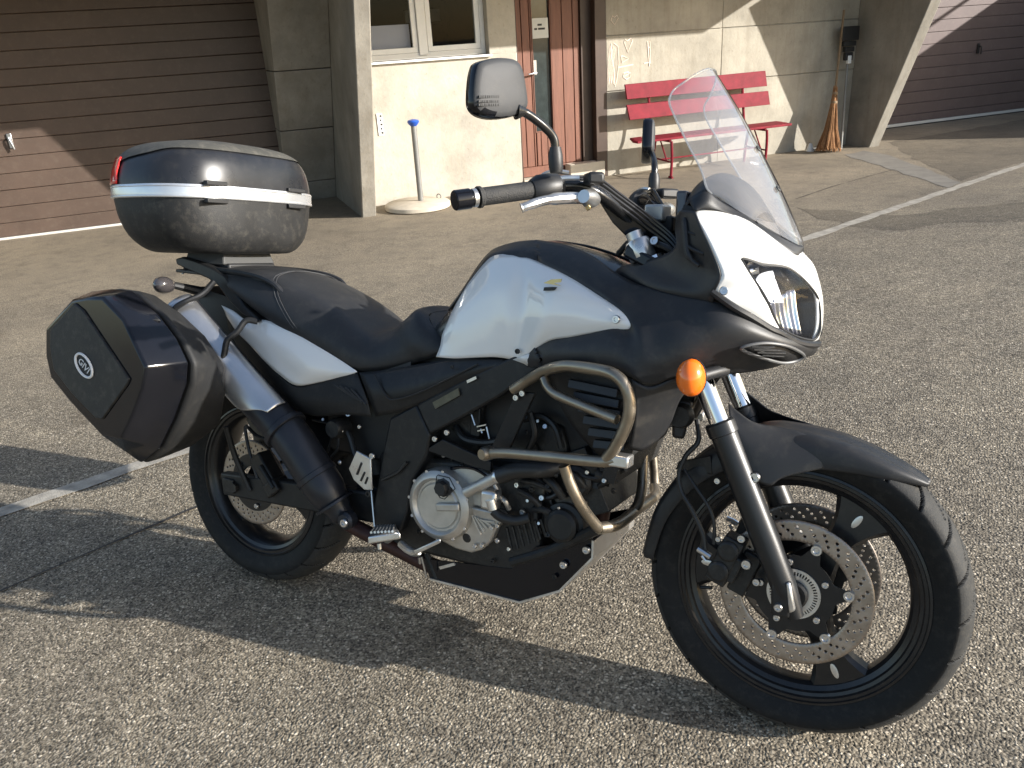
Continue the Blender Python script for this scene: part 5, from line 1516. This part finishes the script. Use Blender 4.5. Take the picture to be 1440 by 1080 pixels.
# ---------------------------------------------------------------- frame and engine
spar = part(plate([(585, 569, -.166), (655, 532, -.172), (735, 494, -.178), (766, 512, -.182), (702, 558, -.176), (645, 590, -.172), (604, 611, -.168)], .03), 'frame_spar', M['frame'], bevel=.006)
part(plate([(608, 566, -.1745), (644, 546, -.178), (646, 556, -.178), (612, 575, -.1745)], .003), 'label', M['label'], spar)
part(plate([(656, 535, -.180), (669, 529, -.181), (670, 533, -.181), (657, 539, -.180)], .003), 'label', M['alu'], spar)
dup(spar)
pv = part(plate([(548, 588, -.158), (585, 569, -.164), (604, 612, -.168), (600, 640, -.165), (578, 678, -.16), (572, 720, -.16), (563, 748, -.158), (527, 762, -.155), (525, 710, -.155), (537, 640, -.156)], .05), 'pivot_plate', M['frame'], bevel=.006)
part(MB().tube(LL([(537, 675, -.162), (560, 664, -.165), (572, 650, -.166)]), .004, 6), 'cable', M['hose'], pv)
dup(pv)
hp = part(plate([(501, 634, -.175), (521, 645, -.178), (523, 690, -.178), (512, 689, -.176), (497, 675, -.175), (490, 659, -.175)], .006), 'heel_guard', M['alu'], bevel=.002)
for a, b in (((508.5, 651), (502, 667)), ((513, 664), (507.5, 676)), ((517.5, 671), (514, 680))):
    A, B = L(a[0], a[1], -.1765), L(b[0], b[1], -.1765)
    part(MB().tube([A, B], .0033, 6), 'slot', M['blackplastic'], hp)
bolt(L(524, 641, -.18), .008, parent=hp); bolt(L(519, 694, -.18), .009, m='engine_black', parent=hp)
eng = MB()
eng.hexa([np.array(v) for v in ((.52, -.13, .25), (1.00, -.12, .24), (1.00, .12, .24), (.52, .14, .25), (.52, -.13, .50), (.98, -.13, .52), (.98, .14, .52), (.52, .14, .50))])
eng.hexa([np.array(v) for v in ((.58, -.11, .47), (.80, -.11, .50), (.80, .11, .50), (.58, .11, .47), (.62, -.11, .74), (.84, -.11, .76), (.84, .11, .76), (.62, .11, .74))])
en = part(eng, 'engine', M['engine_black'], bevel=.012)
# front cylinder, pointing forwards and up, with cooling ribs
fcx = np.array([.94, 0, .43]); fdir = np.array([.78, 0, .36]); fdir /= np.linalg.norm(fdir); fup = np.array([-fdir[2], 0, fdir[0]])
Rm = np.stack([fdir, [0, 1, 0], fup], 1)
cy = MB().box(fcx + fdir * .075, (.09, .105, .072), Rm)
for k in range(5): cy.box(fcx + fdir * (.02 + .027 * k), (.004, .118, .084), Rm)
cy.box(fcx + fdir * .178, (.030, .112, .078), Rm)
part(cy, 'front_cylinder', M['engine_black'], en, bevel=.003)
part(MB().lathe([(.0, -.135), (.028, -.135), (.036, -.128), (.036, -.10)], fcx + fdir * .165 + fup * .01, (0, 1, 0), 24), 'cap', M['engine_black'], en)
part(MB().lathe([(.0, -.152), (.030, -.152), (.038, -.146), (.040, -.135), (.050, -.132), (.050, -.10)], L(793, 737, -.13) * np.array([1, 0, 1]), (0, 1, 0), 28), 'oil_filter', M['frame'], en)
part(MB().hexa([np.array(v) for v in ((.60, -.085, .46), (1.16, -.085, .50), (1.16, .085, .50), (.60, .085, .46), (.56, -.09, .80), (1.20, -.09, .84), (1.20, .09, .84), (.56, .09, .80))]), 'airbox', M['blackplastic'], en, bevel=.02)
part(MB().hexa([np.array(v) for v in ((.30, -.07, .46), (.62, -.10, .46), (.62, .10, .46), (.30, .07, .46), (.28, -.08, .72), (.62, -.10, .72), (.62, .10, .72), (.28, .08, .72))]), 'battery_box', M['blackplastic'], en, bevel=.01)
# clutch cover: stepped round casting
cc_ = L(617, 711, -.165)
cc_ = np.array([cc_[0], 0, cc_[2]])
part(MB().lathe([(.091, -.12), (.092, -.150), (.088, -.166), (.079, -.174), (.072, -.176), (.068, -.173), (.064, -.166), (.059, -.166), (.055, -.170), (.0, -.171)], cc_, (0, 1, 0), 56), 'clutch_cover', M['cast'], en, angle=28)
part(MB().box(L(630, 713, -.176), (.034, .006, .010), np.array([[.98, 0, .17], [0, 1, 0], [-.17, 0, .98]]).T), 'cover_rib', M['cast'], en, bevel=.004)
part(MB().lathe([(.0, -.192), (.016, -.192), (.019, -.186), (.019, -.178), (.024, -.176), (.024, -.165)], L(625, 685, -.17) * np.array([1, 0, 1]), (0, 1, 0), 8), 'oil_cap', M['blackplastic'], en)
wire = LL([(614, 670, -.18), (612, 690, -.185), (619, 700, -.186), (625, 702, -.186), (640, 687, -.185), (632, 672, -.18), (616, 668, -.178)])
part(MB().tube(wire, .0014, 5, closed=True), 'safety_wire', M['hose'], en)
gc = plate([(650, 714, -.152), (662, 713, -.154), (704, 722, -.152), (709, 729, -.150), (698, 743, -.148), (690, 762, -.146), (676, 774, -.145), (662, 778, -.145), (640, 772, -.145), (618, 760, -.145), (626, 748, -.152)], .05)
gco = part(gc, 'water_pump_cover', M['cast'], en, bevel=.005)
for k in range(5):
    A, B = L(664 + 4 * k, 724 + 2 * k, -.153), L(676 + 5 * k, 752 - 4.5 * k, -.150)
    part(MB().tube([A, B], .0035, 6), 'rib', M['cast'], en)
part(MB().lathe([(.0, -.150), (.010, -.150), (.013, -.146), (.013, -.14)], L(657, 756, -.145) * np.array([1, 0, 1]), (0, 1, 0), 14), 'plug', M['engine_black'], en)
for q in ((700, 739), (692, 742), (678, 767), (668, 768)): bolt(L(q[0], q[1], -.152), .006, parent=en)
up_ = plate([(632, 660, -.140), (645, 655, -.142), (668, 657, -.145), (690, 668, -.145), (700, 690, -.145), (702, 708, -.145), (690, 718, -.145), (665, 712, -.145), (652, 700, -.145), (648, 680, -.142)], .05)
part(up_, 'upper_crankcase_cover', M['cast'], en, bevel=.006)
part(MB().tube(cr(LL([(634, 659, -.146), (650, 657, -.150), (668, 660, -.152), (688, 672, -.152)]), 4), .004, 6), 'gasket_edge', M['gloss'], en)
part(MB().tube(LL([(656, 692, -.165), (702, 669, -.168)]), [.0145, .013], 14), 'coolant_pipe', M['cast'], en)
part(MB().lathe([(.016, -.006), (.017, 0), (.016, .006)], L(700, 670, -.168), L(702, 669, -.168) - L(656, 692, -.165), 16), 'hose_clip', M['bolt'], en)
part(MB().tube(cr(LL([(702, 669, -.168), (730, 661, -.165), (765, 660, -.15), (790, 655, -.12)]), 5), .020, 14), 'radiator_hose', M['hose'], en)
part(MB().box(L(690, 702, -.16), (.022, .016, .024)), 'water_pump', M['alu'], en, bevel=.008)
part(MB().tube(LL([(690, 702, -.172), (694, 716, -.170)]), .013, 12), 'water_outlet', M['alu'], en)
part(MB().tube(cr(LL([(694, 718, -.168), (705, 727, -.165), (725, 732, -.16), (745, 728, -.15)]), 5), .012, 12), 'water_hose', M['hose'], en)
# brackets carrying the crash bar
for pl in ([(688, 635, -.150), (720, 563, -.170), (738, 552, -.176), (752, 553, -.178), (712, 640, -.155)], [(598, 633, -.16), (622, 618, -.162), (690, 650, -.155), (690, 664, -.152), (660, 655, -.155)]):
    part(plate(pl, .012), 'engine_bracket', M['frame'], en, bevel=.002)
for q in ((726, 559, -.18), (735, 553, -.182), (612, 617, -.168), (629, 608, -.17)): bolt(L(*q), .0072, parent=en)
# clutter: injector, wiring, hoses, fittings
cl_ = random.Random(11)
part(MB().box(L(672, 590, -.10), (.014, .014, .04)), 'injector', M['engine_black'], en, bevel=.003)
for a, b in (((671, 600), (684, 597)), ((672, 606), (682, 604)), ((684, 600), (688, 617)), ((663, 583), (668, 598)), ((676, 603), (678, 609))):
    part(MB().tube([L(a[0], a[1], -.125), L(b[0], b[1], -.125)], .0025, 6), 'clip', M['bolt'], en)
for i_, pth in enumerate(([(600, 640), (615, 650), (640, 648), (648, 660)], [(560, 640), (585, 660), (600, 690), (596, 730)], [(640, 600), (655, 618), (690, 622), (720, 610)], [(735, 590), (760, 585), (780, 600), (790, 630)], [(740, 640), (752, 610), (745, 580)], [(800, 660), (830, 672), (860, 668), (880, 660)], [(720, 700), (740, 690), (770, 700), (790, 690)], [(470, 590), (490, 610), (500, 640), (512, 650)], [(440, 590), (470, 600), (475, 630), (452, 655)], [(430, 620), (445, 640), (460, 636), (468, 610)])):
    part(MB().tube(cr([L(x, y, -.13 + .02 * cl_.random()) for x, y in pth], 5), cl_.choice((.004, .006, .008)), 8), 'hose', M['hose'], en)
for q in ((462, 600), (477, 612), (455, 590), (482, 606), (480, 650), (472, 672), (505, 600), (492, 582), (645, 640), (652, 652), (636, 645), (756, 592), (765, 600), (740, 608), (748, 655), (775, 655), (868, 660), (862, 690), (845, 660), (800, 690), (815, 700), (625, 640), (760, 700), (735, 720)):
    bolt(L(q[0] + cl_.uniform(-2, 2), q[1], -.135), cl_.uniform(.004, .008), (cl_.uniform(-.4, .4), -1, cl_.uniform(-.3, .5)), m=cl_.choice(('bolt', 'bolt', 'engine_black')), parent=en)
part(MB().lathe([(0, -.15), (.022, -.15), (.028, -.14), (.028, -.10)], L(470, 603, -.14) * np.array([1, 0, 1]), (0, 1, 0), 20), 'brake_master_cylinder', M['engine_black'], en)
part(plate([(742, 610, -.10), (760, 590, -.10), (790, 600, -.10), (800, 640, -.10), (760, 640, -.10)], .10), 'throttle_body', M['engine_black'], en, bevel=.01)
part(MB().lathe([(.030, -.12), (.036, -.122), (.036, -.10), (.030, -.10)], L(838, 665, -.12) * np.array([1, 0, 1]), (0, 1, 0), 22).tube(LL([(838, 665, -.11), (860, 672, -.10)]), .022, 14), 'thermostat', M['engine_black'], en)
for k in range(11):     # bolts round the clutch cover
    a = RAD(20 + 31 * k)
    bolt(cc_ + np.array([.0885 * math.cos(a), -.165, .0885 * math.sin(a)]), .0045, parent=en)
for (x0, y0, x1, y1, yy, r_) in ((742, 660, 785, 668, -.14, .007), (735, 676, 775, 690, -.135, .006), (730, 690, 760, 712, -.135, .008), (768, 672, 792, 700, -.13, .010), (800, 664, 822, 684, -.13, .009), (842, 684, 868, 676, -.12, .006), (752, 716, 778, 724, -.13, .009), (705, 700, 716, 716, -.15, .006)):
    part(MB().tube(cr([L(x0, y0, yy), L((x0 + x1) / 2, (y0 + y1) / 2 - 3, yy - .01), L(x1, y1, yy)], 4), r_, 10), 'fitting', M[cl_.choice(('engine_black', 'cast', 'frame', 'hose'))], en)
for q in ((728, 682), (748, 688), (770, 684), (786, 714), (808, 690), (826, 664), (850, 676), (742, 704), (716, 726), (758, 736), (772, 752), (734, 746), (700, 760), (716, 772), (590, 748), (585, 660), (600, 672), (650, 645), (548, 652), (544, 700), (556, 716)):
    bolt(L(q[0], q[1], -.142), cl_.uniform(.004, .0075), (cl_.uniform(-.3, .3), -1, cl_.uniform(-.2, .5)), m=cl_.choice(('bolt', 'engine_black', 'bolt')), parent=en, hexa=cl_.random() < .5)
for k in range(9):      # cooling ribs on the crankcase side
    A, B = L(712 + 8 * k, 742 - 2 * k, -.128), L(720 + 8 * k, 775 - 3.4 * k, -.124)
    part(MB().tube([A, B], .004, 6), 'case_rib', M['engine_black'], en)
part(plate([(722, 668, -.128), (750, 664, -.130), (768, 682, -.130), (762, 706, -.128), (738, 712, -.126), (722, 694, -.126)], .04), 'starter_cover', M['castdark'], en, bevel=.006)
part(plate([(776, 700, -.118), (806, 694, -.12), (826, 706, -.12), (822, 726, -.118), (796, 730, -.116)], .04), 'generator_cover', M['castdark'], en, bevel=.006)
# chain side and underside masses keep daylight where the photo has it
part(MB().hexa([np.array(v) for v in ((.46, .05, .24), (.60, .05, .22), (.60, .15, .22), (.46, .15, .24), (.46, .05, .50), (.62, .05, .52), (.62, .15, .52), (.46, .15, .50))]), 'sprocket_cover', M['engine_black'], en)

# radiator and its louvred side shroud
part(MB().hexa([np.array(v) for v in ((1.15, -.14, .53), (1.18, -.14, .52), (1.18, .14, .52), (1.15, .14, .53), (1.21, -.17, .74), (1.24, -.17, .73), (1.24, .17, .73), (1.21, .17, .74))]), 'radiator', M['radiator'])
shr = [
    [(765, 525, -.195), (800, 518, -.215), (845, 522, -.235), (885, 533, -.248)],
    [(775, 552, -.190), (808, 545, -.210), (850, 552, -.232), (889, 562, -.244)],
    [(790, 585, -.180), (820, 580, -.200), (855, 586, -.222), (888, 596, -.234)],
    [(812, 615, -.165), (835, 613, -.185), (862, 618, -.208), (886, 626, -.218)],
    [(838, 642, -.150), (852, 642, -.170), (870, 645, -.190), (884, 650, -.200)]]
sh2 = part(grid([[p + np.array([0, .02, 0]) for p in LL(r)] for r in shr], 4, 4), 'radiator_shroud', M['grain'], solid=.003)
for k in range(6):
    A, B = L(800 + 7 * k, 534 + 17 * k, -.218 + .006 * k), L(868 + 2 * k, 548 + 15 * k, -.240 + .006 * k)
    d_ = np.array([0, -.012, -.012])
    part(MB().hexa([A, B, B + np.array([0, .015, .0]), A + np.array([0, .015, 0]), A + d_ * .4 + np.array([0, 0, -.010]), B + d_ * .4 + np.array([0, 0, -.010]), B + np.array([0, .012, -.010]), A + np.array([0, .012, -.010])]), 'louvre', M['blackplastic'], sh2)
dup(sh2)
side = [
    [(888, 533, -.250), (915, 544, -.236), (948, 533, -.222), (985, 529, -.19)],
    [(893, 565, -.242), (912, 575, -.222), (938, 570, -.19), (958, 560, -.15)],
    [(892, 600, -.232), (908, 606, -.208), (930, 600, -.17), (945, 592, -.13)],
    [(886, 632, -.215), (903, 634, -.190), (920, 624, -.155), (936, 612, -.12)]]
sd_ = part(grid([LL(r) for r in side], 5, 5), 'radiator_cover', M['matte'], solid=.003)
dup(sd_)
hb = MB().hexa([L(*p) for p in ((946, 560, -.10), (975, 565, -.09), (975, 565, -.04), (946, 560, -.04), (945, 615, -.10), (962, 618, -.09), (962, 618, -.04), (945, 615, -.04))])
hn = part(hb, 'horn', M['blackplastic'], bevel=.006)
part(MB().lathe([(.0, -.012), (.022, -.012), (.027, 0), (.027, .012)], L(957, 585, -.105), (0, 1, 0), 20), 'horn_cover', M['engine_black'], hn)

# ---------------------------------------------------------------- crash bars
cb = MB()
cb.tube(cr(LL([(722, 548, -.178), (742, 535, -.190), (765, 522, -.218), (785, 516, -.240), (805, 515, -.252), (850, 522, -.282), (868, 530, -.290), (879, 543, -.292), (885, 562, -.290), (884, 585, -.286), (876, 608, -.282), (863, 632, -.276), (853, 645, -.270)]), 5), .0125, 14)
cb.tube(cr(LL([(683, 638, -.205), (710, 637, -.222), (770, 642, -.250), (830, 648, -.268), (848, 649, -.270), (866, 647, -.268)]), 5), .0122, 14)
cbr = part(cb, 'crash_bar', M['bar'])
part(MB().tube(cr(LL([(765, 532, -.222), (771, 545, -.230), (785, 556, -.240), (830, 575, -.268), (868, 590, -.286)]), 5), .0105, 12), 'cross_tube', M['bar'], cbr)
part(MB().tube(cr(LL([(793, 655, -.255), (803, 683, -.245), (818, 712, -.225), (835, 735, -.195), (842, 743, -.18)]), 5), .0122, 14), 'down_tube', M['bar'], cbr)
part(MB().lathe([(.0, -.012), (.012, -.012), (.0165, -.004), (.0165, .02)], L(682, 638, -.215), (.25, 1, 0), 18), 'end_boss', M['bar'], cbr)
part(MB().box(L(873, 647, -.262), (.022, .018, .012)), 'bar_pad', M['alu'], cbr, bevel=.004)
dup(cbr)
cw_ = L(842, 743, -.18)
part(MB().tube(cr([cw_, cw_ + np.array([.02, .06, -.005]), np.array([cw_[0] + .02, 0, cw_[2] - .005]), np.array([cw_[0] + .02, -cw_[1] - .06, cw_[2] - .005]), np.array([cw_[0], -cw_[1], cw_[2]])], 5), .0135, 12), 'lower_cross_bar', M['bar'])
part(MB().tube(cr(LL([(842, 743, -.17), (858, 740, -.12), (878, 730, -.06), (895, 713, -.01), (902, 690, .02), (904, 660, .04), (905, 632, .06)]), 5), .012, 12), 'crash_bar_loop', M['bar'])
part(MB().tube(cr(LL([(720, 790, -.12), (770, 775, -.12), (810, 758, -.13), (842, 743, -.17)]), 4), .013, 10), 'bar_bracket', M['frame'])

# ---------------------------------------------------------------- skid plate
PR = [L(600, 800, -.125), L(605, 815, -.125), L(732, 848, -.125), L(788, 832, -.125), L(835, 785, -.125), L(833, 765, -.125)]
PRF = [np.array([p[0], 0, p[2]]) for p in PR]
top_ = [L(596, 786, -.125), L(720, 800, -.125), L(752, 770, -.125), L(833, 756, -.125)]
sides = MB()
for sg in (-1, 1):
    ring = [np.array([p[0], sg * .125, p[2]]) for p in PR + top_[::-1]]
    sides.prism(ring, (0, -sg * .004, 0))
skd = part(sides, 'skid_plate', M['gloss'])
bot = []
for p in PRF[1:5] + [np.array([L(836, 760, -.125)[0], 0, L(836, 760, -.125)[2]])]:
    bot.append([p + np.array([.0, y, 0]) for y in (-.129, -.06, 0, .06, .129)])
sb = MB(); n_s = 5
sb.add([p for r in bot for p in r], [(i * n_s + j, i * n_s + j + 1, (i + 1) * n_s + j + 1, (i + 1) * n_s + j) for i in range(len(bot) - 1) for j in range(n_s - 1)])
part(sb, 'belly_sheet', M['alu'], skd, solid=.005, smooth=False)
for q in ((825, 773), (793, 794)): bolt(L(q[0], q[1], -.131), .0095, parent=skd)
for q in ((780, 811), (693, 789)): bolt(L(q[0], q[1], -.131), .006, m='frame', parent=skd)
part(plate([(617, 797, -.13), (638, 791.5, -.13), (640, 795, -.13), (619, 801, -.13)], .004), 'badge', M['alu'], skd)

# ---------------------------------------------------------------- foot controls
pg = MB().hexa([L(*p) for p in ((517, 766, -.255), (564, 758, -.235), (560, 750, -.165), (524, 755, -.185), (517, 755, -.255), (562, 748, -.235), (556, 738, -.165), (528, 742, -.185))])
peg = part(pg, 'footpeg', M['alu'], bevel=.004)
pr = MB()
for k in range(7):
    t = k / 6
    A = L(522 + 30 * t, 751 - 1.5 * t, -.250); B = L(530 + 24 * t, 741 + 0 * t, -.185)
    pr.tube([A + np.array([0, 0, .004]), B + np.array([0, 0, .004])], .0035, 5)
part(pr, 'tread_rib', M['alu'], peg).__setitem__('kind', 'stuff')
part(MB().tube(LL([(552, 752, -.20), (545, 758, -.17), (540, 745, -.15)]), .012, 10), 'peg_bracket', M['alu'], peg)
part(MB().tube(LL([(533, 764, -.20), (534, 772, -.20)]), .006, 8), 'peg_feeler', M['bolt'], peg)
bp_ = MB()
bp_.tube(cr(LL([(563, 764, -.185), (572, 772, -.195), (582, 777, -.20), (590, 776, -.205)]), 4), .010, 10)
bp_.hexa([L(*p) for p in ((583, 781, -.22), (620, 763, -.225), (620, 763, -.175), (583, 781, -.175), (581, 774, -.22), (619, 757, -.225), (619, 757, -.175), (581, 774, -.175))])
part(bp_, 'brake_pedal', M['alu'], bevel=.003)
part(MB().tube(LL([(593, 783, -.16), (600, 812, -.15)]), .003, 6).tube(LL([(590, 783, -.165), (591, 792, -.16)]), .0045, 8), 'return_spring', M['bolt'])
part(MB().tube(LL([(600, 778, -.12), (615, 815, -.12)]), .008, 8), 'stand_leg', M['frame'])
part(MB().tube(LL([(522, 690, -.18), (527, 745, -.19)]), .0025, 6), 'pedal_rod', M['bolt'])
# side stand on the far side, reaching the ground
ss0 = np.array([.66, .16, .30])
_gl = BM.T @ np.array([.70, .42, gz(.70, .42)])
part(MB().tube([ss0, ss0 * .3 + _gl * .7, _gl + np.array([0, 0, .01])], [.016, .014, .012], 10).lathe([(.030, -.003), (.030, .006), (0, .006)], _gl, BM.T @ np.array([0, 0, 1.0]), 14), 'side_stand', M['frame'])

# ---------------------------------------------------------------- handlebar and controls
hbp = LL([(655, 281, -.405), (700, 274, -.345), (752, 267, -.280), (790, 262, -.232), (815, 262, -.205), (840, 272, -.175), (868, 294, -.125), (895, 318, -.075), (912, 330, -.045)])
hbp.append(np.array([hbp[-1][0] + .004, 0, hbp[-1][2]]))
bar = hbp + flip_pts(hbp[:-1])[::-1]
hbar = part(MB().tube(cr(bar, 5), .0125, 14), 'handlebar', M['cable'])
def side_parts():
    P = []
    g0, g1 = L(672, 277.5, -.383), L(750, 267, -.285)
    gd = (g1 - g0); gl = np.linalg.norm(gd); gd /= gl
    P.append(part(MB().tube([g0, g0 + gd * .006, g0 + gd * .01, g1], [.021, .021, .0175, .0175], 22), 'grip', M['softrubber'], hbar))
    P.append(part(MB().tube([g0 - gd * .05, g0 - gd * .048, g0 - gd * .018, g0 - gd * .016, g0], [.018, .0195, .0195, .0165, .0165], 22), 'bar_end', M['gloss'], hbar))
    P.append(part(MB().lathe([(.0172, -.004), (.0178, -.004), (.0178, .004), (.0172, .004)], g0 - gd * .008, gd, 20), 'bar_ring', M['alu'], hbar))
    s0 = L(765, 262, -.262)
    P.append(part(MB().tube([g1 - gd * .005, g1 + gd * .01, g1 + gd * .05, g1 + gd * .062], [.020, .028, .029, .022], 18), 'switch_housing', M['matte'], hbar))
    P.append(part(plate([(757, 247, -.272), (763, 245, -.270), (767, 266, -.268), (763, 268, -.270)], .006), 'switch_button', M['white'], hbar))
    lv = LL([(711, 290, -.345), (722, 286, -.335), (745, 279, -.305), (775, 276, -.268), (795, 276, -.245)])
    fw_ = np.array([.035, 0, -.004])
    lv = [p + fw_ for p in lv]
    P.append(part(MB().tube(cr(lv, 5), [.0105] + [.0085] * 5 + [.0095] * 6 + [.0118] * 9, 10), 'lever', M['alu'], hbar))
    bx = L(807, 277, -.235) + fw_
    P.append(part(MB().tube([bx + np.array([0, -.030, .003]), bx + np.array([0, .0, 0]), bx + np.array([-.005, .03, .0])], [.013, .0195, .015], 12), 'lever_perch', M['alu'], hbar))
    P.append(part(MB().tube([L(800, 281, -.24) + fw_, L(806, 292, -.24) + fw_], .005, 8), 'lever_bolt', M['gold'], hbar))
    rv = L(822, 252, -.225) + np.array([.02, 0, .0])
    P.append(part(MB().box(rv, (.017, .026, .012), np.array([[.8, -.6, 0], [.6, .8, 0], [0, 0, 1]])), 'fluid_reservoir', M['blackplastic'], hbar, bevel=.006))
    P.append(part(MB().tube(cr(LL([(768, 272, -.265), (772, 258, -.262), (790, 251, -.25), (815, 250, -.235)]), 5), .0055, 8), 'cable_guide', M['alu'], hbar))
    P.append(part(MB().tube(cr(LL([(758, 250, -.265), (770, 243, -.258), (785, 241, -.245), (800, 243, -.235)]), 5), .0045, 8), 'cable_guide', M['alu'], hbar))
    for i_, (y0, k) in enumerate(((0, .0045), (7, .0055), (14, .005), (-5, .004))):
        P.append(part(MB().tube(cr(LL([(812, 252 + y0 * .6, -.21), (840, 256 + y0, -.17), (870, 277 + y0, -.13), (905, 303 + y0, -.085), (940, 330 + y0, -.06), (958, 352 + y0, -.06)]), 5), k, 8), 'cable', M['cable'], hbar))
    return P
sp1 = side_parts()
for o in sp1:
    c = o.copy(); COL.objects.link(c); c.parent = hbar; c.scale = (1, -1, 1)
# triangular bracket, clamps, fork tops
br_ = part(plate([(836, 275, -.165), (850, 268, -.150), (880, 283, -.110), (930, 318, -.06), (958, 345, -.05), (930, 356, -.06), (893, 348, -.08), (880, 333, -.10), (860, 313, -.13)], .03), 'bar_bracket', M['gloss'], bevel=.004)
dup(br_)
tcl = part(MB().box((1.215, 0, 1.012), (.04, .128, .014), np.array([[.9, 0, .43], [0, 1, 0], [-.43, 0, .9]])), 'triple_clamp', M['gloss'], bevel=.006)
tcl2 = part(MB().box((1.285, 0, .80), (.045, .13, .02), np.array([[.9, 0, .43], [0, 1, 0], [-.43, 0, .9]])), 'triple_clamp', M['frame'], bevel=.006)
for sg in (-1, 1):
    p = L(897, 343, -.10) * np.array([1, -sg, 1])
    part(MB().lathe([(.026, -.035), (.0285, -.03), (.0285, .0), (.024, .008), (.0175, .009), (.0175, .026), (.0, .028)], p, fd_, 22), 'fork_cap', M['alu'])
bolt(L(921, 339, -.11), .0095, (0, -1, .2)); bolt(L(908, 356, -.11), .008, (0, -1, .4))
for k, q in enumerate(((925, 300, -.02), (938, 316, 0), (930, 330, .0))):
    part(MB().box(L(*q), (.022, .028, .018)), 'bar_clamp', M['engine_black'] if k else M['cast'], bevel=.005)
# ignition lock / wiring bundle near the headstock
part(MB().tube(cr([np.array(v) for v in ((1.16, .05, 1.02), (1.20, .08, 1.05), (1.27, .09, 1.04), (1.32, .06, 1.0))], 5), .009, 8), 'wiring_loom', M['hose'])
part(MB().tube(cr([np.array(v) for v in ((1.14, -.06, 1.02), (1.19, -.09, 1.05), (1.27, -.10, 1.03), (1.33, -.08, .98))], 5), .007, 8), 'wiring_loom', M['hose'])

# ---------------------------------------------------------------- mirrors
MO = [(668, 89), (684, 83.5), (704, 82), (721, 86), (729, 98), (733, 118), (736, 138), (736, 152), (727, 161), (708, 167), (688, 168), (670, 163), (660, 152), (658.5, 136), (660, 114), (663, 98)]
MX = 1.030
MT = RAD(21)
mn = np.array([math.cos(MT), -math.sin(MT), 0]); mp0 = np.array([MX, -.385, 1.29])
def LM(px, py, off=0.0):
    d = BM.T @ ray(px, py)
    return BC + ((mp0 + mn * off - BC) @ mn) / (d @ mn) * d
mo = [LM(x, y) for x, y in MO]
mo = cr(mo, 3, closed=True)
mc = sum(mo) / len(mo)
def mring(s_, dx): return [mc + (p - mc) * s_ + mn * dx for p in mo]
mshell = MB().rings([mring(.93, -.012), mring(1.0, -.008), mring(1.0, .004), mring(.97, .0125), mring(.93, .0165), mring(.78, .0195), mring(.5, .0215), mring(.2, .022)])
mr_ = part(mshell, 'mirror', M['mirrorback'], angle=60)
part(MB().add(mring(.92, -.0135), [tuple(range(len(mo)))]), 'mirror_glass', M['mirrorglass'], mr_)
# black lower lip and rim of the shell
mr_.data.materials.append(M['gloss'])
for p_ in mr_.data.polygons:
    c_ = np.array(p_.center); h_ = (c_ - mc) @ mn
    if c_[2] < mc[2] - .048 + .35 * ((c_[1] - mc[1]) ** 2) * 8 or h_ < .0085: p_.material_index = 1
stk = [(674, 133.5, 702, 138.5), (673, 140.5, 703, 150)]
for (x0, y0, x1, y1) in stk:
    pass
stm = LL([(726, 156, -.365), (737, 158, -.352), (750, 166, -.333), (766, 179, -.310), (776, 190, -.294), (780, 200, -.288), (781, 214, -.285)])
part(MB().tube(cr(stm, 5), [.016, .015, .013, .012, .010] + [.0085] * 26, 12), 'mirror_stem', M['cable'], mr_)
part(MB().tube(LL([(781, 207, -.285), (781, 218, -.285), (782, 236, -.283), (782, 243, -.283)]), [.011, .0145, .0145, .012], 14), 'mirror_base', M['matte'], mr_)
# printed warning lines on the mirror back
ml = dup(mr_)
xs0 = .0222
pl_ = MB()
for (x0, y0, x1, y1, n_l) in ((674, 133.5, 702, 139, 1), (673.5, 140.5, 702.5, 150, 2)):
    for k in range(n_l):
        ya, yb = y0 + (y1 - y0) * (k + .1) / n_l, y0 + (y1 - y0) * (k + .75) / n_l
        x = x0
        rr2 = random.Random(int(y0) + k)
        while x < x1:
            w2 = rr2.uniform(1.2, 3.0)
            q4 = [LM(a, b, xs0) for a, b in ((x, ya), (min(x + w2, x1), ya), (min(x + w2, x1), yb), (x, yb))]
            pl_.prism(q4, tuple(-mn * .012))
            x += w2 + .7
po = part(pl_, 'warning_print', M['ink'], mr_); po['kind'] = 'stuff'
